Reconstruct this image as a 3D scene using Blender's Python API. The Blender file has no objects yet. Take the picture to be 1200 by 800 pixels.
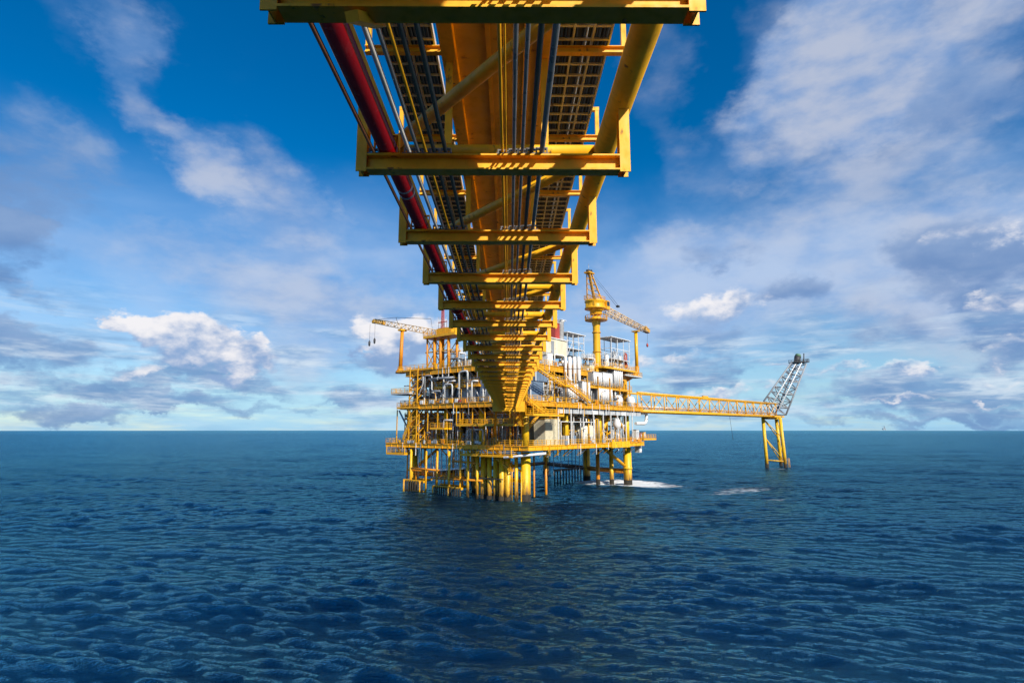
import bpy, math, random
import numpy as np
from mathutils import Vector, Matrix
random.seed(7)
S = bpy.context.scene
COL = S.collection
R_ = math.radians

# ------------------------------------------------------------------ survey
# the viewpoint on the neighbouring platform, and the bearings taken from it
F = 667.0
TH = math.atan(103/667); YAW = math.atan(3*math.cos(TH)/667)
EYE = Vector((0, 0, 14.4))
FW = Vector((math.sin(YAW)*math.cos(TH), math.cos(YAW)*math.cos(TH), math.sin(TH)))
RT = Vector((math.cos(YAW), -math.sin(YAW), 0))
UP = RT.cross(FW)
def ray(px, py): return FW + RT*((px-600)/F) + UP*((400-py)/F)
ANCH = Vector((3.3, 118.0, 0)); ANG = R_(50.5)
AU = Vector((math.cos(ANG), math.sin(ANG), 0)); AV = Vector((-math.sin(ANG), math.cos(ANG), 0))
def plat(u, v, z): return ANCH + AU*u + AV*v + Vector((0, 0, z))
def on_r(px, py, v=0):            # bearing met with the flare-side face -> local (u, v, z)
    r = ray(px, py); t = (v - (EYE-ANCH).dot(AV))/r.dot(AV); p = EYE + r*t
    return Vector(((p-ANCH).dot(AU), v, p.z))
def on_l(px, py, u=0):            # bearing met with the boat-landing face
    r = ray(px, py); t = (u - (EYE-ANCH).dot(AU))/r.dot(AU); p = EYE + r*t
    return Vector((u, (p-ANCH).dot(AV), p.z))
def on_sea(px, py):
    r = ray(px, py); t = -EYE.z/r.z; p = EYE + r*t
    return Vector(((p-ANCH).dot(AU), (p-ANCH).dot(AV), 0))
def at_depth(px, py, Y):
    r = ray(px, py); return EYE + r*(Y/r.y)

# ------------------------------------------------------------------ mesh builder
class MB:
    def __init__(s): s.v = []; s.f = []; s.sm = []
    def add(s, vs, fs, smooth=False):
        o = len(s.v); s.v += [tuple(x) for x in vs]
        for f in fs: s.f.append(tuple(i+o for i in f)); s.sm.append(smooth)
        return s
    def box(s, c, sx, sy, sz, rz=0.0):
        c = Vector(c); cr, sr = math.cos(rz), math.sin(rz)
        vs = []
        for dz in (-.5, .5):
            for dx, dy in ((-.5, -.5), (.5, -.5), (.5, .5), (-.5, .5)):
                x, y = dx*sx, dy*sy
                vs.append((c.x + x*cr - y*sr, c.y + x*sr + y*cr, c.z + dz*sz))
        return s.add(vs, [(3, 2, 1, 0), (4, 5, 6, 7), (0, 1, 5, 4), (1, 2, 6, 5), (2, 3, 7, 6), (3, 0, 4, 7)])
    def frame(s, p0, p1, up):
        p0 = Vector(p0); p1 = Vector(p1); d = (p1-p0).normalized(); u = Vector(up)
        if abs(d.dot(u)) > .98: u = Vector((1, 0, 0)) if abs(d.x) < .9 else Vector((0, 1, 0))
        x = d.cross(u).normalized(); y = x.cross(d).normalized()
        return p0, p1, d, x, y
    def prof(s, p0, p1, pts, up=(0, 0, 1), smooth=False):      # extrude a closed profile
        p0, p1, d, x, y = s.frame(p0, p1, up); n = len(pts)
        vs = [p0 + x*a + y*b for a, b in pts] + [p1 + x*a + y*b for a, b in pts]
        fs = [(i, (i+1) % n, n+(i+1) % n, n+i) for i in range(n)]
        s.add(vs, fs, smooth)
        o = len(s.v)-2*n
        s.f.append(tuple(o+i for i in reversed(range(n)))); s.sm.append(False)
        s.f.append(tuple(o+n+i for i in range(n))); s.sm.append(False)
        return s
    def beam(s, p0, p1, w, h, up=(0, 0, 1)):
        return s.prof(p0, p1, [(-w/2, -h/2), (w/2, -h/2), (w/2, h/2), (-w/2, h/2)], up)
    def ibeam(s, p0, p1, h, w, tf, tw, up=(0, 0, 1)):
        a, b = w/2, h/2; c = tw/2; e = b-tf
        return s.prof(p0, p1, [(-a, -b), (a, -b), (a, -e), (c, -e), (c, e), (a, e), (a, b), (-a, b), (-a, e), (-c, e), (-c, -e), (-a, -e)], up)
    def tube(s, p0, p1, r, n=10, r2=None):
        r2 = r if r2 is None else r2
        p0, p1, d, x, y = s.frame(p0, p1, (0, 0, 1))
        cs = [(math.cos(2*math.pi*i/n), math.sin(2*math.pi*i/n)) for i in range(n)]
        vs = [p0 + x*a*r + y*b*r for a, b in cs] + [p1 + x*a*r2 + y*b*r2 for a, b in cs]
        s.add(vs, [(i, (i+1) % n, n+(i+1) % n, n+i) for i in range(n)], True)
        o = len(s.v)-2*n
        s.f.append(tuple(o+i for i in reversed(range(n)))); s.sm.append(False)
        s.f.append(tuple(o+n+i for i in range(n))); s.sm.append(False)
        return s
    def path(s, pts, r, n=8):                                   # one bent pipe
        pts = [Vector(p) for p in pts]
        q = [pts[0]]
        for i in range(1, len(pts)-1):                          # rounded elbows
            a, b, c = pts[i-1], pts[i], pts[i+1]
            k = min(r*2.6, (a-b).length*.45, (c-b).length*.45)
            e0 = b + (a-b).normalized()*k; e1 = b + (c-b).normalized()*k
            q += [e0, e0*.25 + b*.5 + e1*.25, e1]
        q.append(pts[-1])
        d0 = (q[1]-q[0]).normalized()
        x = d0.cross(Vector((0, 0, 1)))
        if x.length < .05: x = d0.cross(Vector((0, 1, 0)))
        x.normalize(); vs = []
        for i, p in enumerate(q):
            d = ((q[min(i+1, len(q)-1)]-q[max(i-1, 0)])).normalized()
            x = (x - d*x.dot(d)).normalized(); y = d.cross(x)
            for k in range(n):
                a = 2*math.pi*k/n; vs.append(p + x*math.cos(a)*r + y*math.sin(a)*r)
        m = len(q)
        fs = [(j*n+i, j*n+(i+1) % n, (j+1)*n+(i+1) % n, (j+1)*n+i) for j in range(m-1) for i in range(n)]
        s.add(vs, fs, True); o = len(s.v)-m*n
        s.f.append(tuple(o+i for i in reversed(range(n)))); s.sm.append(False)
        s.f.append(tuple(o+(m-1)*n+i for i in range(n))); s.sm.append(False)
        return s
    def lathe(s, base, prof, n=16, axis=(0, 0, 1)):
        base = Vector(base); d = Vector(axis).normalized()
        x = d.cross(Vector((0, 1, 0)) if abs(d.y) < .9 else Vector((1, 0, 0))).normalized(); y = d.cross(x)
        vs = []
        for r, z in prof:
            for k in range(n):
                a = 2*math.pi*k/n; vs.append(base + d*z + x*math.cos(a)*r + y*math.sin(a)*r)
        m = len(prof)
        fs = [(j*n+i, j*n+(i+1) % n, (j+1)*n+(i+1) % n, (j+1)*n+i) for j in range(m-1) for i in range(n)]
        o = len(s.v); s.add(vs, fs, True)
        s.f.append(tuple(o+i for i in reversed(range(n)))); s.sm.append(False)
        s.f.append(tuple(o+(m-1)*n+i for i in range(n))); s.sm.append(False)
        return s
    def shift(s, d):
        d = Vector(d); s.v = [tuple(Vector(p)-d) for p in s.v]; return s
    def build(s, name, mat, parent=None, loc=None, label=None):
        me = bpy.data.meshes.new(name); me.from_pydata(s.v, [], s.f); me.update()
        me.polygons.foreach_set('use_smooth', s.sm)
        me.materials.append(mat); me.validate()
        import bmesh
        bm = bmesh.new(); bm.from_mesh(me); bmesh.ops.recalc_face_normals(bm, faces=bm.faces); bm.to_mesh(me); bm.free()
        o = bpy.data.objects.new(name, me); COL.objects.link(o)
        if parent: o.parent = parent
        if loc is not None: o.location = loc
        if label: o['label'] = label
        return o

def tag(o, label=None, cat=None, group=None, kind=None):
    if label: o['label'] = label
    if cat: o['category'] = cat
    if group: o['group'] = group
    if kind: o['kind'] = kind
    return o
def empty(name, loc, rz=0.0):
    o = bpy.data.objects.new(name, None); COL.objects.link(o); o.empty_display_size = .2
    o.location = loc; o.rotation_euler = (0, 0, rz); return o
KIDS = {}
def kids(o): return [c for c in bpy.data.objects if c.parent == o]
def copy_tree(o, parent=None, tree=None):
    tree = tree if tree is not None else snapshot(o)
    c = tree[0].copy(); COL.objects.link(c)
    if parent: c.parent = parent
    for t in tree[1]: copy_tree(None, c, t)
    return c
def snapshot(o): return (o, [snapshot(k) for k in kids(o)])

# ------------------------------------------------------------------ materials
def mat_base(name):
    m = bpy.data.materials.new(name); m.use_nodes = True
    nt = m.node_tree; return m, nt, nt.nodes['Principled BSDF']
def N(nt, t, **k):
    n = nt.nodes.new(t)
    for a, b in k.items():
        if a.startswith('i_'): n.inputs[int(a[2:]) if a[2:].isdigit() else a[2:]].default_value = b
        else: setattr(n, a, b)
    return n
def paint(name, col, rough=.45, var=.25, rust=.0, rustcol=(.16, .055, .02), metal=0.0, scale=1.0, bump=.0, grime=.3):
    m, nt, b = mat_base(name); L = nt.links.new
    tc = N(nt, 'ShaderNodeTexCoord')
    mp = N(nt, 'ShaderNodeMapping'); mp.inputs['Scale'].default_value = (1, 1, .45)
    L(tc.outputs['Object'], mp.inputs['Vector'])
    n1 = N(nt, 'ShaderNodeTexNoise'); n1.inputs['Scale'].default_value = .9*scale; n1.inputs['Detail'].default_value = 7
    n2 = N(nt, 'ShaderNodeTexNoise'); n2.inputs['Scale'].default_value = 4.5*scale; n2.inputs['Detail'].default_value = 5
    L(mp.outputs[0], n1.inputs['Vector']); L(mp.outputs[0], n2.inputs['Vector'])
    r1 = N(nt, 'ShaderNodeMapRange', i_1=.3, i_2=.7, i_3=1-var, i_4=1+var*.5); L(n1.outputs['Fac'], r1.inputs[0])
    mul = N(nt, 'ShaderNodeMix', data_type='RGBA', blend_type='MULTIPLY'); mul.inputs[0].default_value = 1
    mul.inputs[6].default_value = (*col, 1); L(r1.outputs[0], mul.inputs[7])
    out = mul.outputs[2]
    if grime:
        g = N(nt, 'ShaderNodeMapRange', i_1=.5, i_2=.75, i_3=0, i_4=grime); L(n2.outputs['Fac'], g.inputs[0])
        mx = N(nt, 'ShaderNodeMix', data_type='RGBA'); mx.inputs[7].default_value = (col[0]*.45+.01, col[1]*.42+.008, col[2]*.4+.006, 1)
        L(g.outputs[0], mx.inputs[0]); L(out, mx.inputs[6]); out = mx.outputs[2]
    if rust:
        ad = N(nt, 'ShaderNodeMath', operation='MULTIPLY'); L(n1.outputs['Fac'], ad.inputs[0]); L(n2.outputs['Fac'], ad.inputs[1])
        g = N(nt, 'ShaderNodeMapRange', i_1=.40-rust, i_2=.46-rust, i_3=0, i_4=.85); L(ad.outputs[0], g.inputs[0])
        mx = N(nt, 'ShaderNodeMix', data_type='RGBA'); mx.inputs[7].default_value = (*rustcol, 1)
        L(g.outputs[0], mx.inputs[0]); L(out, mx.inputs[6]); out = mx.outputs[2]
    L(out, b.inputs['Base Color'])
    rr = N(nt, 'ShaderNodeMapRange', i_1=.3, i_2=.7, i_3=max(.05, rough-.1), i_4=min(1, rough+.15)); L(n2.outputs['Fac'], rr.inputs[0])
    L(rr.outputs[0], b.inputs['Roughness']); b.inputs['Metallic'].default_value = metal
    if bump:
        bp = N(nt, 'ShaderNodeBump'); bp.inputs['Strength'].default_value = bump; bp.inputs['Distance'].default_value = .02
        L(n2.outputs['Fac'], bp.inputs['Height']); L(bp.outputs[0], b.inputs['Normal'])
    return m
M = dict(
    yellow=paint('yellow_paint', (.84, .42, .006), .38, .16, .03),
    amber=paint('bridge_amber_paint', (.95, .47, .005), .55, .22, .05, scale=2.0),
    yellow_old=paint('weathered_yellow_paint', (.76, .37, .01), .45, .3, .08),
    orange=paint('orange_yellow_paint', (.74, .27, .008), .45, .3, .08),
    leg=paint('jacket_yellow_paint', (.84, .50, .012), .45, .25, .06),
    fouling=paint('marine_growth', (.028, .022, .014), .85, .5, 0, scale=2, bump=.8),
    white=paint('white_paint', (.80, .80, .78), .45, .18, .04, grime=.3),
    cream=paint('cream_paint', (.72, .66, .48), .5, .15, .03),
    grey=paint('grey_paint', (.30, .32, .34), .5, .3, .03),
    bluegrey=paint('blue_grey_paint', (.17, .25, .36), .45, .25, .02),
    lightgrey=paint('light_grey_paint', (.52, .54, .55), .45, .25, .04),
    dark=paint('dark_steel', (.035, .035, .04), .6, .4, .02),
    black=paint('black_cable_sheath', (.012, .012, .013), .5, .3, 0),
    galv=paint('galvanised_steel', (.42, .43, .44), .42, .3, .02, metal=.55),
    conduit=paint('grey_conduit', (.20, .20, .205), .3, .3, 0, metal=.35),
    rung=paint('stained_tray_steel', (.80, .78, .72), .5, .35, .04),
    red=paint('red_paint', (.25, .003, .005), .17, .12, 0, grime=.15),
    redold=paint('faded_red_paint', (.45, .06, .04), .5, .3, .05),
    brown=paint('rust_brown_primer', (.20, .075, .035), .6, .35, .08),
    deck=paint('deck_steel', (.10, .09, .075), .7, .4, .05),
    plate=paint('amber_floor_plate', (.66, .37, .004), .5, .25, .04),
    boom=paint('pale_boom_paint', (.72, .52, .30), .5, .25, .05),
    green=paint('green_oxidised_tip', (.10, .22, .12), .6, .3, .05),
    glass=None,
)
m = M['leg']; nt = m.node_tree; L = nt.links.new; b = nt.nodes['Principled BSDF']; src = b.inputs['Base Color'].links[0].from_socket
g_ = N(nt, 'ShaderNodeNewGeometry'); x_ = N(nt, 'ShaderNodeSeparateXYZ'); L(g_.outputs['Position'], x_.inputs[0])
mp_ = N(nt, 'ShaderNodeMapping'); mp_.inputs['Scale'].default_value = (2.2, 2.2, .35); L(g_.outputs['Position'], mp_.inputs['Vector'])
n_ = N(nt, 'ShaderNodeTexNoise'); n_.inputs['Scale'].default_value = 1.3; n_.inputs['Detail'].default_value = 6; L(mp_.outputs[0], n_.inputs['Vector'])
md = N(nt, 'ShaderNodeMath', operation='MULTIPLY_ADD'); md.inputs[1].default_value = -7.5; L(n_.outputs['Fac'], md.inputs[0]); L(x_.outputs[2], md.inputs[2])
for lo, hi, colr, amt in ((-1.6, .4, (.30, .12, .02, 1), .75), (-2.9, -2.0, (.03, .024, .014, 1), .95)):
    r_ = N(nt, 'ShaderNodeMapRange', i_1=lo, i_2=hi, i_3=amt, i_4=0); L(md.outputs[0], r_.inputs[0])
    mx_ = N(nt, 'ShaderNodeMix', data_type='RGBA'); mx_.inputs[7].default_value = colr; L(r_.outputs[0], mx_.inputs[0]); L(src, mx_.inputs[6]); src = mx_.outputs[2]
L(src, b.inputs['Base Color'])
m, nt, b = mat_base('cab_window_glass'); b.inputs['Base Color'].default_value = (.02, .03, .04, 1); b.inputs['Roughness'].default_value = .08
M['glass'] = m

# ------------------------------------------------------------------ the connecting bridge (runs along +Y over the viewpoint)
BX0, BX1 = -2.50, 1.97              # outer faces of the hanger posts
Y0, Y1 = -9.0, 110.5
ZB = EYE.z + 4.17                   # underside of the cross bars
FR = [5.23 + 3.59*k for k in range(-2, 30)]
bridge = empty('connecting_bridge', (0, 0, 0))
tag(bridge, 'long yellow steel bridge overhead, its underside leading straight to the offshore platform', 'bridge')
ZC = EYE.z + 5.45; XL, XR = -2.36, 1.87
for x in (XL, XR):
    MB().tube((x, Y0, ZC), (x, Y1, ZC), .21, 24).build('chord_tube', M['amber'], bridge)
for k in range(-3, 19):
    y = 10.6 + 5.4*k
    if y < -8: continue
    MB().tube((XL+.2, y, ZC), (XR-.2, y, ZC), .13, 14).build('cross_tube', M['amber'], bridge)
    if y+5.4 < Y1 and y-5.4 > -9:
        MB().tube((XR-.1, y-5.2, ZC+.02), (XL+.1, y-.2, ZC+.02), .115, 14).build('diagonal_brace', M['amber'], bridge)
    for x in (-1.22, .70):
        MB().ibeam((x, y, ZC+.13), (x, y, EYE.z+7.45), .14, .14, .014, .012, (0, 1, 0)).build('floor_post', M['amber'], bridge)
# walkway floor high in the truss
ZW = EYE.z + 7.6
fl = MB(); fl.box((-.2, (Y0+Y1)/2, ZW), 1.75, Y1-Y0, .02)
y = Y0
while y < Y1: fl.box((-.2, y, ZW+.1), 1.7, .06, .12); y += 1.8
fl.build('walkway_plate', M['plate'], bridge)
for x, hh in ((-1.22, .42), (.70, .34)):
    MB().ibeam((x, Y0, ZW+.02-hh/2+.15), (x, Y1, ZW+.02-hh/2+.15), hh, .28, .02, .014).build('floor_stringer', M['amber'], bridge)
for x in (-.42, .32):
    MB().ibeam((x, Y0, ZW-.09), (x, Y1, ZW-.09), .14, .09, .012, .01).build('floor_stiffener', M['amber'], bridge)
for x in (-1.15, .72):
    h = MB()
    for zz in (.55, 1.1): h.tube((x, Y0, ZW+zz), (x, Y1, ZW+zz), .024, 6)
    y = Y0
    while y < Y1: h.tube((x, y, ZW), (x, y, ZW+1.1), .022, 6); y += 1.8
    h.build('handrail', M['amber'], bridge)
# cross-bar frames hanging below the chords, every one with two posts and its pipe clamps
PIPES = [  # x, radius, z of the axis above the bar top, material key, name, label
    (-2.03, .155, 'red', 'fire_water_pipe', 'thick glossy red pipe running the length of the bridge underside', 'pipe'),
    (-2.235, .030, 'brown', 'conduit_pipe', 'thin brownish pipe close beside the thick red pipe under the bridge', 'pipe'),
    (-1.65, .036, 'rung', 'conduit_pipe', 'thin tan brown pipe beside the thick red pipe under the bridge', 'pipe'),
    (-1.50, .030, 'conduit', 'conduit_pipe', 'thin bare steel pipe beneath the darker cable tray of the bridge', 'pipe'),
    (-1.37, .026, 'yellow', 'conduit_pipe', 'thin bright yellow pipe beneath the narrower cable tray of the bridge', 'pipe'),
    (-1.24, .032, 'black', 'conduit_pipe', 'black cable pipe under the narrow tray, the nearer one to the red pipe', 'pipe'),
    (-1.05, .034, 'black', 'conduit_pipe', 'black cable pipe between the narrow tray and the yellow walkway plate', 'pipe'),
    (-.12, .022, 'yellow', 'conduit_pipe', 'pair-end thin yellow pipe along the middle of the walkway plate', 'pipe'),
    (-.06, .014, 'yellow', 'conduit_pipe', 'slimmest yellow pipe along the middle of the walkway plate', 'pipe'),
    (.07, .030, 'conduit', 'conduit_pipe', 'steel pipe under the walkway plate, next to the slimmest yellow pipe', 'pipe'),
    (.21, .028, 'conduit', 'conduit_pipe', 'steel pipe under the walkway plate, next to a black pipe', 'pipe'),
    (.36, .036, 'black', 'conduit_pipe', 'black pipe along the edge of the walkway plate, beside steel pipes', 'pipe'),
    (.53, .042, 'conduit', 'conduit_pipe', 'thick bright steel pipe beside the wide three lane cable tray', 'pipe'),
]
BT = ZB + .27
def frame_proto():
    y = FR[0]
    f = MB().ibeam((BX0+.17, 0, ZB+.135), (BX1-.17, 0, ZB+.135), .27, .24, .028, .02).build('support_frame', M['amber'], bridge, (0, y, 0))
    for x, hx, dx in ((BX0+.085, XL, -.085), (BX1-.085, XR, .085)):
        p = MB().ibeam((x, 0, ZB-.03), (x, 0, ZC+.02), .22, .17, .022, .016, (0, 1, 0))
        p.build('hanger_post', M['amber'], f)
    for x, r, mk, nm, lb, ct in PIPES:
        c = MB(); w = r+.045
        c.box((x, 0, BT+.02), 2*w+.06, .16, .035)
        for sx in (-w, w): c.box((x+sx, 0, BT+.04+r), .022, .07, 2*r+.02)
        c.box((x, 0, BT+.062+2*r), 2*w+.022, .07, .022)
        c.build('pipe_clamp', M['conduit'] if r < .1 else M['amber'], f)
    return f
fp = frame_proto(); tree = snapshot(fp)
for y in FR[1:]:
    c = copy_tree(fp, bridge, tree); c.location = (0, y, 0)
# knee gusset below the nearest bar
g = MB(); g.beam((-1.55, 5.05, ZB-.16), (-1.42, 5.6, ZB+.2), .14, .10)
g.build('gusset_strut', M['amber'], bridge)
for x, r, mk, nm, lb, ct in PIPES:
    p = MB().tube((x, Y0, BT+.04+r), (x, Y1+1.5, BT+.04+r), r, 24 if r > .1 else 12).build(nm, M[mk])
    tag(p, lb, ct, 'pipes hung under the bridge')
    if mk == 'red':
        for i, yy in enumerate((10.35, 10.62, 31.0)):
            MB().tube((x, yy, BT+.04+r), (x, yy+.07, BT+.04+r), r+.004, 24).build('painted_band', M['white'], p)
        for yy in (21.5, 45.2, 70.3):
            f = MB()
            f.tube((x, yy, BT+.04+r), (x, yy+.05, BT+.04+r), r+.09, 20); f.tube((x, yy+.055, BT+.04+r), (x, yy+.105, BT+.04+r), r+.09, 20)
            f.build('flange', M['red'], p)
# cable trays with ladder rungs; brackets carry them
def tray(name, xs, zt, ylen, lab, lanes):
    t = empty(name, (0, 0, zt)); tag(t, lab, 'cable tray', 'cable trays of the bridge')
    g = MB(); y = Y0
    for x in xs: g.box((x, (Y0+Y1)/2, .05), .04, Y1-Y0, .13)
    while y < Y1: g.box(((xs[0]+xs[-1])/2, y, .012), xs[-1]-xs[0]-.02, .052, .035); y += .40
    g.build('ladder_frame', M['rung'], t)
    for (a, b_), kind in zip(zip(xs[:-1], xs[1:]), lanes):
        x = a+.06; i = 0
        while x < b_-.05:
            r = random.choice((.022, .03, .036, .042))
            if not (kind == 'loose' and i % 3 == 1):
                mk = 'black' if kind == 'full' or i % 2 == 0 else 'lightgrey'
                MB().tube((x, Y0, .035+r), (x, Y1, .035+r), r, 6).build('cable', M[mk], t)
            x += 2*r+.012; i += 1
        bed = MB(); n = int((b_-a)/.05)
        for q in range(n): bed.box((a+(q+.5)*(b_-a)/n, (Y0+Y1)/2, .155+.012*(q % 2)), (b_-a)/n, Y1-Y0, .05)
        bed.build('cable_bed', M['black'], t)
    return t
tray('cable_tray', (-2.60, -2.08, -1.56), EYE.z+7.9, 0, 'narrow cable tray full of dark cables, on the red pipe side of the bridge', ('full', 'full'))
tray('cable_tray', (.98, 1.30, 1.70, 2.05), EYE.z+7.9, 0, 'wide three lane cable tray under the bridge with loose pale cables in the middle', ('full', 'loose', 'full'))
brk = []
for (x0, x1, xi) in ((-2.98, -1.30, -1), (.84, 2.42, 1)):
    bm = MB(); z0 = EYE.z+7.74
    bm.ibeam((x0, 0, z0), (x1, 0, z0), .15, .13, .014, .012)
    o = bm.build('tray_bracket', M['amber'], bridge, (0, FR[2]+1.9, 0))
    for x in (x0+.06, x1-.06):
        MB().beam((x, 0, z0+.075), (x, 0, z0+.78), .10, .10).build('bracket_upright', M['amber'], o)
    MB().beam((x0, 0, z0+.84), (x1, 0, z0+.84), .10, .10).build('bracket_top', M['amber'], o)
    brk.append((o, snapshot(o)))
for o, t in brk:
    for i, y in enumerate(FR):
        if i == 2: continue
        c = copy_tree(o, bridge, t); c.location = (0, y+1.9, 0)

# ------------------------------------------------------------------ the platform (local axes: u along the flare side, v along the boat-landing side)
PL = empty('offshore_platform', ANCH, ANG)
tag(PL, 'big yellow offshore platform with stacked decks on tubular legs beneath the bridge end', 'oil platform')
def ring(mb, c, r, rt, n=20):
    for i in range(n):
        a, b_ = 2*math.pi*i/n, 2*math.pi*(i+1)/n
        mb.tube((c[0]+r*math.cos(a), c[1]+r*math.sin(a), c[2]), (c[0]+r*math.cos(b_), c[1]+r*math.sin(b_), c[2]), rt, 5)
    return mb
def rail(mb, pts, h=1.15, step=1.5, r=.045):
    for a, b_ in zip(pts[:-1], pts[1:]):
        a = Vector(a); b_ = Vector(b_); n = max(1, round((b_-a).length/step))
        for zz in (.4, .78, h): mb.beam(a+Vector((0, 0, zz)), b_+Vector((0, 0, zz)), r*1.7, r*1.7)
        mb.beam(a+Vector((0, 0, .08)), b_+Vector((0, 0, .08)), .03, .14)
        for i in range(n+1):
            p = a.lerp(b_, i/n); mb.beam(p, p+Vector((0, 0, h)), r*1.8, r*1.8)
    return mb
def leg(u, v, r, ztop, mk='leg', batter=(0, 0), ring_at=None):
    l = MB(); b0 = Vector((u+batter[0], v+batter[1], -6)); t = Vector((u, v, ztop))
    l.tube(b0, t, r, 24)
    if ring_at: l.tube((u, v, ring_at), (u, v, ring_at+.5), r+.14, 24)
    o = l.build('leg', M[mk], PL)
    k = (6+1.5)/(ztop+6); b1 = b0.lerp(t, k)
    MB().tube(b0, b1, r+.05, 24).build('fouling_band', M['fouling'], o)
    return o
ZL, ZM, ZR = 11.0, 20.0, 28.2
LEGS = [(0, 0, 1.0), (43.2, 0, 1.05), (0, 34, .9), (21, 34, .8)]
p = on_sea(688, 563.5); LEGS.append((p.x, p.y, .95)); p = on_sea(640, 556.5); LEGS.append((p.x, p.y, .95))
for u, v, r in LEGS: leg(u, v, r, ZL-1.2, 'leg', (0, 0), 4.2 if r > 1 else None)
for px, r, off in ((717, .55, 4), (701, .5, 7)):
    q = on_r(px, 566, off); leg(q.x, off, r, ZL-1.2, 'leg' if px == 717 else 'orange')
# braces of the jacket
def brace(a, b_, r, mk='yellow_old'): MB().tube(a, b_, r, 14).build('brace', M[mk], PL)
l4, l5 = LEGS[4], LEGS[5]
brace((l4[0], l4[1], 3.6), (43.2, 0, 3.6), .62, 'orange'); brace((l4[0], l4[1], 3.6), (l5[0], l5[1], 3.6), .62, 'brown')
brace((l5[0], l5[1], 3.8), (0, 34, 3.8), .55, 'brown'); brace((0, 34, 4.2), (0, 16, 4.2), .6, 'orange')
brace((0, 20, 4.0), (21, 34, 4.0), .5, 'brown')
brace((43.2, 0, 4.5), (36, 3, ZL-1.2), .4); brace((0, 34, 5), (0, 26, ZL-1.2), .35)
brace((0, .5, 5.5), (0, 8, ZL-1.2), .18, 'yellow'); brace((0, 0, 4), (0, 14, 4.3), .35)
# decks
def deck(z, u0, u1, v0, v1, gmat='yellow', gh=.85, edges='uv'):
    d = MB(); d.box(((u0+u1)/2, (v0+v1)/2, z-.06), u1-u0, v1-v0, .12)
    x = u0+1.5
    while x < u1-.5: d.ibeam((x, v0+.3, z-.38), (x, v1-.3, z-.38), .5, .22, .03, .02); x += 3.0
    y = v0+4
    while y < v1-.5: d.ibeam((u0+.3, y, z-.66), (u1-.3, y, z-.66), .9, .35, .04, .03); y += 7.0
    o = d.build('deck', M['deck'], PL)
    for a, b_ in (((u0, v0), (u1, v0)), ((u0, v1), (u0, v0)), ((u1, v0), (u1, v1)), ((u1, v1), (u0, v1))):
        a3 = Vector((*a, z-gh/2+.1)); b3 = Vector((*b_, z-gh/2+.1))
        g = MB().ibeam(a3, b3, gh, .34, .05, .04)
        n = int((b3-a3).length/2.2)
        for i in range(1, n):
            p = a3.lerp(b3, i/n); dr = (b3-a3).normalized(); g.beam(p+Vector((0, 0, -gh/2+.05)), p+Vector((0, 0, gh/2-.05)), .30, .05, up=dr)
        g.build('edge_girder', M[gmat], o)
        rl = MB(); rail(rl, [Vector((*a, z+.1)), Vector((*b_, z+.1))])
        rl.build('railing', M['yellow'], o)
    return o
DK_L = deck(ZL, -3.2, 46.6, -3.2, 40.8)
DK_M = deck(ZM, -3.0, 47.0, -3.0, 36.0, 'yellow_old', 1.0)
DK_R = deck(ZR, -2.0, 44.0, 0.0, 35.5, 'yellow_old', 1.2)
# columns and knee braces between decks
for (z0, z1, r) in ((ZL, ZM-1, .75), (ZM, ZR-1.1, .5)):
    for u, v in ((0, 0), (14.5, 0), (29, 0), (43.2, 0), (0, 12), (0, 23), (0, 34), (43.2, 20), (21, 34), (14, 14), (29, 14)):
        face = (u == 0 or v == 0)
        MB().tube((u, v, z0), (u, v, z1), r, 18).build('column', M['leg' if z0 == ZL else ('yellow_old' if v == 0 else 'white')], PL)
def strut(a, b_, r=.28, mk='yellow'): MB().tube(a, b_, r, 12).build('deck_brace', M[mk], PL)
strut((14.5, 0, ZL+.2), (7, 0, ZM-1)); strut((29, 0, ZL+1), (35.5, 0, ZM-1), .38); strut((43.2, 0, ZL+2), (36.5, 0, ZM-1), .38)
strut((0, 0, ZL+3), (6.5, 0, ZM-1), .38, 'yellow_old'); strut((0, 0, ZL+4), (0, 6, ZM-1), .35, 'yellow_old')
for v0, v1 in ((12, 17), (23, 18), (23, 28.5), (34, 29)):
    strut((0, v0, ZM+.4), (0, v1, ZR-1.1), .2, 'white')
for v0, v1 in ((12, 17.5), (23, 18), (34, 28), (34, 40)):
    strut((0, v0, ZL+.4), (0, v1, ZM-1), .22, 'lightgrey')
# landing for the bridge end
lb = MB()
q = 111.2
def loc(p): d = Vector(p)-ANCH; return Vector((d.dot(AU), d.dot(AV), p[2]))
for zz, hh in ((18.35, 1.0),):
    lb.beam(loc((-3.3, q, zz)), loc((3.0, q, zz)), 1.0, 1.1)
    lb.beam(loc((-3.3, q+1.2, zz+1.0)), loc((3.0, q+1.2, zz+1.0)), 1.6, 1.0)
lb.build('landing_beam', M['yellow'], PL)
for x in (-2.6, 2.3):
    MB().ibeam(loc((x, q+.6, 17.9)), loc((x*1.2, q+9, 13)), .5, .4, .04, .03).build('landing_strut', M['yellow_old'], PL)
a = r_at0 = on_r(716, 523, -3.4); c = on_r(737, 523, -3.4)
gb = MB(); gb.beam((a.x, -3.5, ZL-.2), (c.x, -3.5, ZL-.2), .5, 1.5)
for i in range(5): gb.box((a.x+(i+.5)*(c.x-a.x)/5, -3.78, ZL-.2), .12, .14, 1.5)
gb.build('plate_girder', M['leg'], PL)
er = random.Random(3)
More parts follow.
